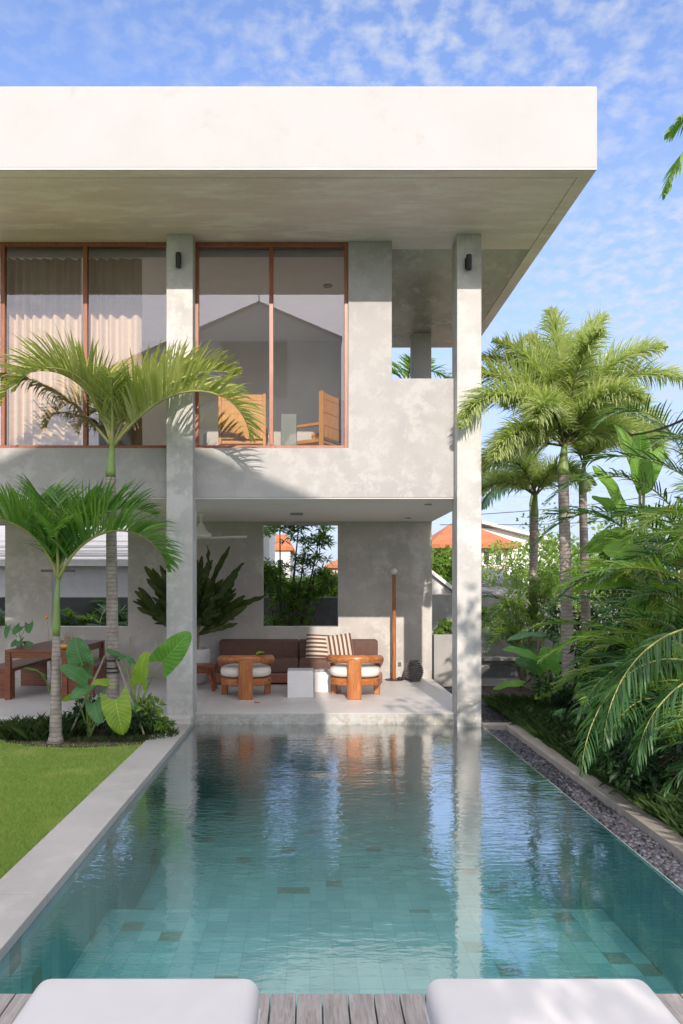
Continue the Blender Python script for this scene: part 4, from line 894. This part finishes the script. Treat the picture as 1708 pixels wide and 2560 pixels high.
areca('feather palm beyond the gravel path by the boundary wall', (wx(1340, 13.2), 13.2, .02), 13, 1.7, .25, 34, 'areca', .6, (0, 360), .42, .022)
areca('feather palm under the foxtail palms with a clump of stems', (wx(1570, 11.6), 11.6, .02), 9, 1.6, .3, 35, 'areca', .9, (60, 300), .42, .022)
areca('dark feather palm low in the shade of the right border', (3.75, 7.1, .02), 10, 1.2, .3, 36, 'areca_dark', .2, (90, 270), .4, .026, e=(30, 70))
# banana plants
def banana(label, base, leaves, mat='banana', W=.42):
    base = Vector(base); t = thing('banana_plant', label, 'plant', base, group='banana plants in the right border'); r = random.Random(int(base.x*100)); top = base+Vector((0, 0, 1.0))
    obj('stem', MB().tube([base, base+Vector((.02, 0, .5)), top], [.09, .075, .05], 12), M['shaft'], t, smooth=True)
    for A, B, nh, w_ in leaves:
        A = Vector(A); B = Vector(B); g = MB(); addleaf(g, A, B, w_, nh, paddle, bend=.09, fold=.35, wave=.05, rows=26, cols=6, rg=r, freq=14); l = obj('leaf', g, M[mat], t, smooth=True)
        obj('midrib', MB().tube([top-Vector((0, 0, .3)), (top+A)/2+Vector((0, 0, .05)), A, A+(B-A)*.5], [.03, .022, .016, .006], 7), M['rachis'], l, smooth=True)
Y = 9.0
banana('tall banana plant with upright paddle leaves against the sky', (wx(1605, Y), Y, .02), [
    (P(1600, 1225, Y), P(1535, 1060, Y), (.5, -1, 0), .24), (P(1610, 1215, Y), P(1600, 1075, Y+.2), (-.6, -1, 0), .26), (P(1600, 1240, Y), P(1655, 1115, Y), (-.3, -1, .3), .22),
    (P(1560, 1290, Y), P(1480, 1165, Y), (.5, -1, .3), .22), (P(1580, 1330, Y), P(1465, 1385, Y-.3), (0, -.7, 1), .30), (P(1560, 1300, Y), P(1480, 1240, Y+.3), (.2, -1, .6), .2)])
Y = 8.3
banana('banana plant with broad lower leaves between the feather palms', (wx(1640, Y), Y, .02), [
    (P(1640, 1420, Y), P(1505, 1375, Y-.3), (0, -1, .6), .34), (P(1630, 1470, Y), P(1430, 1480, Y), (0, -.45, 1), .3), (P(1640, 1560, Y), P(1560, 1500, Y), (0, -1, .3), .35), (P(1650, 1600, Y), P(1700, 1500, Y), (0, -1, .3), .35), (P(1640, 1560, Y), P(1560, 1700, Y-.5), (0, -1, .3), .33)])
Y = 6.9
banana('banana plant with big hanging leaves at the right edge', (3.85, Y, .02), [
    (P(1690, 1660, Y), P(1660, 1850, Y-.4), (-.3, -1, .2), .36), (P(1690, 1650, Y), P(1610, 1740, Y-.3), (0, -1, .5), .3), (P(1700, 1600, Y), P(1720, 1790, Y-.5), (.2, -1, .2), .34)])
# leafy things
def leafcloud(lm, c, rad, n, L, W, r, hang=.2, lance_=True):
    for _ in range(n):
        while True:
            p = Vector((r.uniform(-1, 1), r.uniform(-1, 1), r.uniform(-1, 1)))
            if p.length < 1 and p.length > r.uniform(.0, .8): break
        q = Vector((p.x*rad[0], p.y*rad[1], p.z*rad[2]))+Vector(c); d = (p*.8+Vector((r.uniform(-1, 1), r.uniform(-1, 1), r.uniform(-1, 1)-hang))).normalized(); s = d.cross(Vector((r.uniform(-1, 1), r.uniform(-1, 1), r.uniform(-1, 1)))).normalized()
        l = L*r.uniform(.6, 1.2); w_ = W*r.uniform(.7, 1.2)/2; k = len(lm.v); e = q+d*l+Vector((0, 0, -l*hang))
        lm.v += [tuple(q), tuple(q+d*l*.45-s*w_), tuple(e), tuple(q+d*l*.45+s*w_)]; lm.f.append((k, k+1, k+2, k+3))
def bush(name, label, cat, c, rad, n, L, W, mat, seed, group=None, clumps=9, trunk=None, hang=.2):
    r = random.Random(seed); c = Vector(c); base = Vector((c.x, c.y, 0.0)); t = thing(name, label, cat, base, group=group); lm = MB(); sm = MB(); th_ = trunk or .02
    top = Vector((c.x, c.y, c.z-rad[2]*.3)); sm.tube([base, (base+top)/2+Vector((.05, 0, 0)), top], [th_*1.4, th_, th_*.7], 8)
    for i in range(clumps):
        a = r.uniform(0, 6.28); k = r.uniform(.25, .8); q = c+Vector((rad[0]*k*math.cos(a), rad[1]*k*math.sin(a), rad[2]*r.uniform(-.75, .8))); f = r.uniform(.28, .5)
        leafcloud(lm, q, [x*f for x in rad], n//clumps, L, W, r, hang); sm.tube([top, (top+q)/2+Vector((0, 0, -.04)), q], [th_*.6, th_*.4, th_*.15], 5)
    obj('crown' if trunk else 'foliage', lm, mat, t); obj('trunk' if trunk else 'stem', sm, M['wood_brown'], t, smooth=True); return t
GB = 'leafy shrubs in the right border'
for (lab, px, py, Y, rad, n, L, W, m_, s) in (
    ('fine leaved yellow green shrub by the far planter wall', 1300, 1535, 12.6, (.55, .4, .45), 1500, .12, .018, 'shrub', 1),
    ('fine leaved shrub behind the foxtail trunks', 1390, 1500, 12.9, (.7, .4, .6), 2000, .13, .02, 'shrub', 2),
    ('bright shrub high behind the trunks near the orange roof', 1500, 1430, 15.2, (1.2, .5, .9), 1800, .14, .05, 'shrub', 3),
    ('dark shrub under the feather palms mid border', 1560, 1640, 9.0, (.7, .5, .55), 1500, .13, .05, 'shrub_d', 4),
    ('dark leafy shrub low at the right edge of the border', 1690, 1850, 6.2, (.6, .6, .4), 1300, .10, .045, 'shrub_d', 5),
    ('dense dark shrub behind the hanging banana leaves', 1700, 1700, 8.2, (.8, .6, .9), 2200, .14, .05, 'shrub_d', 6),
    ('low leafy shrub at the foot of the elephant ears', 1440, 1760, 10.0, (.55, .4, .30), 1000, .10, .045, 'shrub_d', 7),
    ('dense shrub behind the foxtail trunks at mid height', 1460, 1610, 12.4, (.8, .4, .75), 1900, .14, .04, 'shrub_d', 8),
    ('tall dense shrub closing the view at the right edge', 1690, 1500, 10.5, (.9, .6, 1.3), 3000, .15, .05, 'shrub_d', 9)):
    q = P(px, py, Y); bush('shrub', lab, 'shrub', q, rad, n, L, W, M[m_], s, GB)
bush('shrub', 'low leafy shrub at the foot of the left column beside the coping', 'shrub', P(378, 1795, 8.9), (.30, .25, .20), 500, .10, .05, M['shrub'], 40, hang=.1)
bush('shrub', 'dark low shrub between the two palms on the lawn', 'shrub', P(195, 1800, 8.7), (.42, .22, .20), 900, .09, .035, M['shrub_d'], 41)
bush('shrub', 'dark low shrub under the yellowing elephant ear leaf', 'shrub', P(310, 1815, 8.75), (.36, .22, .18), 700, .09, .035, M['shrub_d'], 42)
# border grass
def breg(r):
    y = 3.9+7.2*r.random(); return 2.67+r.random()**1.5*1.6, y
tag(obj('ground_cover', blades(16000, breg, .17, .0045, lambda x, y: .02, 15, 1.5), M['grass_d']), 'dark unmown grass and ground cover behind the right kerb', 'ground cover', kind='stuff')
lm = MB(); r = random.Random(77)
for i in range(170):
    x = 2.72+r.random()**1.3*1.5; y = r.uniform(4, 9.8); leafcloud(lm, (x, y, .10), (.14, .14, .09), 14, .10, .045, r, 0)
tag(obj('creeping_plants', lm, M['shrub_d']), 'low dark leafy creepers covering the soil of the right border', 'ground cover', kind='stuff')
def gr2(r):
    a = r.uniform(0, 6.28); k = r.random()**.5; return -3.15+.55*k*math.cos(a), 8.72+.28*k*math.sin(a)
tag(obj('tall_grass', blades(1500, gr2, .20, .003, lambda x, y: .03, 16, 1.2), M['grass_d']), 'tuft of longer dark grass at the foot of the slender palm', 'grass', kind='stuff')
def gr3(r):
    a = r.uniform(0, 6.28); k = .6+.4*r.random()**.5; return -2.5+.95*k*math.cos(a), 8.75+.42*k*math.sin(a)
tag(obj('bed_grass', blades(1800, gr3, .08, .003, lambda x, y: .03, 17, 1.0), M['grass_d']), 'thin grass around the edge of the soil bed under the palms', 'grass', kind='stuff')

# ================================================================ BEYOND THE TERRACE
BWY = 15.0; bz = wz(1493, BWY)
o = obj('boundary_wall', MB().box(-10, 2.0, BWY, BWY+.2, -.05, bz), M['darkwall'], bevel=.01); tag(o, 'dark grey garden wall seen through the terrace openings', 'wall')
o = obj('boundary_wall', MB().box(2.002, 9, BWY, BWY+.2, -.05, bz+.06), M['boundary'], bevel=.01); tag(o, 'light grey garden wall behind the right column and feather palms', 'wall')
obj('paving', MB().box(-10, 2.2, BY+.3, BWY, -.05, .04), M['paving'], kind='structure')
# far planter / basin
t = thing('stone_planter', 'stepped stone planter with an arched dark basin behind the gravel path', 'planter', (2.9, 13.3, 0))
pz1 = wz(1587, 13.6); pz2 = wz(1644, 13.25)
obj('upper_tier', MB().box(2.28, 4.6, 13.6, 14.2, -.04, pz1), M['boundary'], t, bevel=.01)
g = MB(); q0, q1 = wx(1205, 13.25), wx(1300, 13.25)
arc = [(q0-.3, 0), (q0-.3, pz2), (q1+.4, pz2), (q1+.4, 0), (q1+.3, 0)]+[]
g.box(q0-.45, q1+.4, 13.25, 13.595, pz2-.06, pz2); g.box(q0-.45, q1+.4, 13.45, 13.595, -.04, pz2-.061); g.box(q0-.45, q1+.4, 13.25, 13.449, -.04, pz2-.38)
obj('lower_tier', g, M['boundary'], t, bevel=.008)
g = MB(); n = 14; cxx = (q0+q1)/2+.05; pts = [(cxx-.42, pz2-.38)]+[(cxx+.42*math.cos(math.pi-math.pi*i/n), pz2-.30+.17*math.sin(math.pi*i/n)) for i in range(n+1)]+[(cxx+.42, pz2-.38)]
g.prism(pts, 1, 13.40, 13.449); obj('basin_recess', g, M['darkwall'], t)
obj('tap', MB().tube([(cxx+.18, 13.42, pz2-.18), (cxx+.18, 13.36, pz2-.18), (cxx+.18, 13.35, pz2-.22)], .012, 8), simple('tapmetal', (.6, .6, .6), .3, metallic=1), t, smooth=True)
for i, (px, py, lab, s) in enumerate(((1112, 1570, 'low blue green plant on the planter seen left of the corner column', .22), (1225, 1540, 'bushy green plant on the planter just right of the corner column', .26), (1275, 1578, 'small bright plant on the planter ledge', .10))):
    q = P(px, py, 13.85); tt = bush('planter_shrub', lab, 'shrub', q, (s, s*.8, s*.6), 420, .09, .05, M['shrub'], 60+i, 'plants on the stone planter', clumps=6, hang=0)
q = P(1165, 1640, 13.0)
# tree in window
r = random.Random(9)
t = thing('lance_leaf_tree', 'dark long leaved tree framed by the terrace back window', 'tree', (wx(715, 14.4), 14.4, .04)); lm, sm = MB(), MB(); b = Vector((wx(715, 14.4), 14.4, .04))
for (px, py, rx, rz) in ((745, 1330, .34, .22), (700, 1318, .30, .12), (762, 1385, .32, .30), (790, 1420, .28, .22), (690, 1440, .34, .26), (740, 1465, .30, .28), (665, 1425, .22, .18), (712, 1500, .28, .18), (775, 1480, .30, .20), (830, 1445, .20, .10), (735, 1540, .34, .16), (700, 1560, .25, .12), (750, 1290, .4, .2), (800, 1340, .2, .2)):
    q = P(px, py, 14.4); sm.tube([b, (b+q)/2+Vector((.08*r.uniform(-1, 1), 0, -.1)), q], [.035, .025, .008], 6)
    for k in range(20):
        h = q+Vector((r.uniform(-rx, rx), r.uniform(-.3, .3), r.uniform(-rz, rz)))
        for j in range(13):
            a = 6.28*j/13+r.uniform(-.3, .3); el = r.uniform(-.5, .9); d = Vector((math.cos(a)*math.cos(el), math.sin(a)*math.cos(el), math.sin(el))); s = d.cross(Vector((0, 0, 1))).normalized()*.019; l = r.uniform(.14, .24); n_ = len(lm.v)
            lm.v += [tuple(h), tuple(h+d*l*.4-s), tuple(h+d*l-Vector((0, 0, .03))), tuple(h+d*l*.4+s)]; lm.f.append((n_, n_+1, n_+2, n_+3))
obj('crown', lm, M['tree_leaf'], t); obj('trunk', sm, M['wood_brown'], t, smooth=True)
areca('feather palm seen through the left terrace opening', (wx(255, 14.3), 14.3, .04), 14, 1.15, .5, 51, 'areca_dark', .7, (0, 360), .38, .03)['group'] = 'feather palms behind the terrace'
areca('pale feather palm behind the slender palm crown in the left terrace opening', (wx(160, 14.5), 14.5, .04), 10, 1.0, .3, 52, 'areca', .7, (0, 360), .36, .03)['group'] = 'feather palms behind the terrace'
areca('feather palm at the far left slit of the terrace wall', (wx(-5, 14.2), 14.2, .04), 10, 1.2, .3, 53, 'areca_dark', .6, (0, 360), .36, .03)['group'] = 'feather palms behind the terrace'
for i, (px, py, Y, rad, lab) in enumerate(((780, 1475, 17, (1.0, .5, .35), 'sunlit yellow green hedge beyond the garden wall in the back window'), (690, 1470, 16.2, (.5, .4, .3), 'bright shrub beyond the garden wall left in the back window'), (1120, 1420, 19, (.8, .5, .5), 'round green shrub below the orange roof left of the corner column'), (1290, 1400, 21, (2.2, .8, .7), 'long green hedge below the orange roof right of the corner column'), (1560, 1400, 17, (2.4, .8, 1.2), 'big green thicket behind the garden wall on the right'), (1400, 1440, 17.5, (1.4, .8, .7), 'green thicket behind the garden wall under the foxtail palms'))):
    bush('hedge', lab, 'hedge', P(px, py, Y), rad, 2600, .13, .06, M['shrub'], 80+i, 'greenery beyond the garden wall', clumps=12)
# houses beyond
def wpart(hh, g, name, m_): return obj(name, g, m_, hh)
def house_hip(label, x0, x1, y0, y1, zw, zr, wallm, roofm, inset, wins, ov=.4, group='houses beyond the garden'):
    t = thing('house', label, 'house', ((x0+x1)/2, y0, -.05), group=group)
    obj('wall', MB().box(x0, x1, y0, y1, -.05, zw), wallm, t)
    g = MB(); X0, X1, Y0, Y1 = x0-ov, x1+ov, y0-ov, y1+ov; ym = (Y0+Y1)/2
    g.v = [(X0, Y0, zw), (X1, Y0, zw), (X1, Y1, zw), (X0, Y1, zw), (X0+inset, ym, zr), (X1-inset, ym, zr), (X0, Y0, zw-.15), (X1, Y0, zw-.15), (X1, Y1, zw-.15), (X0, Y1, zw-.15)]
    g.f = [(0, 1, 5, 4), (1, 2, 5), (2, 3, 4, 5), (3, 0, 4), (6, 7, 1, 0), (7, 8, 2, 1), (8, 9, 3, 2), (9, 6, 0, 3), (9, 8, 7, 6)]
    obj('roof', g, roofm, t)
    for (a, b_, c, d) in wins:
        w_ = obj('window', MB().box(a, b_, y0-.03, y0+.02, c, c+.06).box(a, b_, y0-.03, y0+.02, d-.06, d).box(a, a+.06, y0-.03, y0+.02, c+.06, d-.06).box(b_-.06, b_, y0-.03, y0+.02, c+.06, d-.06), M['housewhite'], t); obj('pane', MB().box(a+.06, b_-.06, y0-.012, y0+.01, c+.06, d-.06), M['darkglass'], w_)
    return t
def tilemat2(name, c, sc_=3.2):
    m, t, b = newmat(name); co = N(t, 'ShaderNodeTexCoord').outputs['Object']
    br = N(t, 'ShaderNodeTexBrick', i_Scale=sc_); br.inputs['Color1'].default_value = (*c, 1); br.inputs['Color2'].default_value = (c[0]*.7, c[1]*.75, c[2]*.8, 1); br.inputs['Mortar'].default_value = (c[0]*.45, c[1]*.45, c[2]*.45, 1)
    br.inputs['Mortar Size'].default_value = .03; br.inputs['Brick Width'].default_value = .8; br.inputs['Row Height'].default_value = .5; t.links.new(co, br.inputs['Vector'])
    c2 = mixc(t, ramp(t, noise(t, co, 2, 5), .35, .7, 0, .5), br.outputs[0], (c[0]*.6, c[1]*.6, c[2]*.6)); t.links.new(c2, b.inputs['Base Color']); b.inputs['Roughness'].default_value = .8; return m
M['orange_tile'] = tilemat2('orange_tiles', (.52, .17, .06)); M['grey_tile'] = tilemat2('grey_tiles', (.20, .20, .215))
Y = 26; s = Y/F
house_hip('cream house with an orange tiled hip roof behind the corner column', wx(1095, Y), wx(1270, Y), Y, Y+5, wz(1361, Y), wz(1308, Y+2.5), M['housecream'], M['orange_tile'], 1.3, [(wx(1090+k*30, Y)+.35, wx(1090+k*30+22, Y)+.35, wz(1415, Y), wz(1372, Y)) for k in range(5)], .35)
Y = 24
t = thing('house', 'white house with a long sloping white roof edge right of the orange roof', 'house', (wx(1330, Y), Y+1, -.05), group='houses beyond the garden')
obj('wall', MB().prism([(wx(1205, Y+8), -.05), (wx(1205, Y+8), wz(1320, Y+8)), (wx(1250, Y+8), wz(1322, Y+8)), (wx(1400, Y+8), wz(1360, Y+8)), (wx(1400, Y+8), -.05)], 1, Y+8, Y+12), M['housewhite'], t)
obj('roof', MB().prism([(wx(1200, Y+8), wz(1310, Y+8)), (wx(1200, Y+8), wz(1303, Y+8)), (wx(1390, Y+8), wz(1350, Y+8)), (wx(1390, Y+8), wz(1358, Y+8))], 1, Y+7.6, Y+12.3), M['white'], t)
Y = 18.5
t = thing('house', 'small white gabled house with grey roof in the gap left of the corner column', 'house', (2.8, Y, -.05), group='houses beyond the garden')
gx, gz = wx(1078, Y), wz(1428, Y); ez = wz(1484, Y)
obj('wall', MB().prism([(gx-1.2, -.05), (gx-1.2, ez), (gx-.1, gz), (wx(1180, Y), ez-.35), (wx(1180, Y), -.05)], 1, Y, Y+3), M['housewhite'], t)
obj('roof', MB().prism([(gx-.1, gz), (gx-.1, gz+.1), (wx(1190, Y), ez-.28), (wx(1190, Y), ez-.38)], 1, Y-.15, Y+3.2), M['white'], t)
Y = 21
house_hip('low house with a grey tiled roof above the white gable', wx(1010, Y), wx(1330, Y), Y, Y+3, wz(1480, Y), wz(1420, Y+1.5), M['housegrey'], M['grey_tile'], .8, [(3.2, 3.9, .5, 1.3)], .2)
Y = 27
house_hip('orange roofed house seen at the left of the terrace back window', wx(640, Y), wx(726, Y), Y, Y+4, wz(1366, Y), wz(1336, Y+2), M['housegrey'], M['orange_tile'], .3, [(wx(690, Y), wx(712, Y), wz(1440, Y), wz(1395, Y))], .1)
house_hip('distant cream house at the right of the terrace back window', wx(826, 34), wx(905, 34), 34, 38, wz(1412, 34), wz(1394, 36), M['housecream'], M['orange_tile'], .8, [(1.2, 1.8, 1.4, 2.2)], .2)
Y = 17
house_hip('white building close behind the garden wall on the left edge of the back window', wx(560, Y), wx(673, Y), Y, Y+3, wz(1290, Y), wz(1270, Y), M['housewhite'], M['white'], .3, [(wx(600, Y), wx(640, Y), 2, 2.8)], .0)
Y = 17.5
t = house_hip('white neighbour house with a slatted white roof behind the left terrace opening', wx(-250, Y), wx(345, Y), Y, Y+4, wz(1400, Y), wz(1300, Y+2), M['housewhite'], simple('white_corrugated_roof', (.62, .60, .57), .7, .05), .8, [], .3)
g = MB()
for k in range(7):
    zz = wz(1392-k*12, Y+.3*k-.3); g.box(wx(-250, Y), wx(330, Y), Y-.33+.33*k, Y-.28+.33*k, zz, zz+.05)
obj('slats', g, M['white'], t)
# wires
for (a, b_, lab) in (((1130, 1290, 20), (2100, 1130, 20), 'upper thin power line crossing behind the foxtail palms'), ((1100, 1312, 20), (2100, 1215, 20), 'lower thin power line crossing behind the foxtail palms')):
    A, B = P(*a), P(*b_); tag(obj('power_line', MB().tube([A+(B-A)*i/12-Vector((0, 0, .35*math.sin(math.pi*i/12))) for i in range(13)], .010, 5), M['black']), lab, 'cable', 'power lines')
A, B = P(1560, 1090, 9.5), P(1860, 960, 6.0); tag(obj('service_cable', MB().tube([A+(B-A)*i/12-Vector((0, 0, .10*math.sin(math.pi*i/12))) for i in range(13)], .013, 6), M['black']), 'thick dark cable rising to the right edge above the banana plant', 'cable')

# ================================================================ BEHIND THE CAMERA (reflected and casting the shade)
HY = -5.8; Ld = 19.48-HY
def rp(px, py): return (wx(px, Ld), CAMZ-(py-VY)*Ld/F)
pk = rp(646.6, 748.8); ev = rp(856, 838); el_ = (pk[0]-5.6, pk[1]-.435*5.6)
t = thing('neighbour_house', 'tall grey gabled house mirrored in the upstairs window glass', 'house', (pk[0], HY-4, -.05))
obj('wall', MB().prism([(el_[0]+.1, -.05), (el_[0]+.1, el_[1]-.15), (pk[0], pk[1]-.12), (ev[0]-.03, ev[1]-.12), (ev[0]-.03, -.05)], 1, HY-8, HY), M['housegrey'], t)
obj('roof', MB().prism([(el_[0], el_[1]-.12), (el_[0], el_[1]), (pk[0], pk[1]), (ev[0], ev[1]), (ev[0], ev[1]-.12), (pk[0], pk[1]-.12)], 1, HY-8.1, HY+.02), M['grey_tile'], t)
a, b_ = rp(550, 853), rp(718, 993)
wnd = obj('window', MB().box(a[0], b_[0], HY, HY+.03, b_[1], a[1]), simple('shutter', (.16, .165, .175), .6, .15, 8), t)
obj('finial', MB().tube([(pk[0], HY-.1, pk[1]-.02), (pk[0], HY-.1, pk[1]+.35)], .02, 6), M['black'], t)
bush('garden_tree', 'leafy tree behind the camera mirrored at the left of the upstairs glass', 'tree', (-2.2, -3.4, 7.0), (1.0, .8, 1.3), 1600, .2, .07, M['tree_leaf'], 90, 'trees behind the deck', trunk=.07) if False else None
bush('garden_tree', 'spreading tree to the right behind the deck that dapples the garden', 'tree', (4.3, -1.5, 5.7), (2.3, 1.6, 1.35), 3800, .20, .10, M['tree_leaf'], 91, 'trees behind the deck', clumps=18, trunk=.10)
bush('garden_tree', 'second tree further right behind the deck shading the border', 'tree', (6.2, 1.0, 3.6), (1.6, 1.5, 1.4), 1300, .20, .10, M['tree_leaf'], 92, 'trees behind the deck', clumps=14, trunk=.10)
bush('hedge', 'clipped dense hedge behind the right end of the deck', 'hedge', (2.2, -3.3, 1.7), (1.9, .6, 1.75), 5200, .18, .10, M['tree_leaf'], 93, clumps=22)
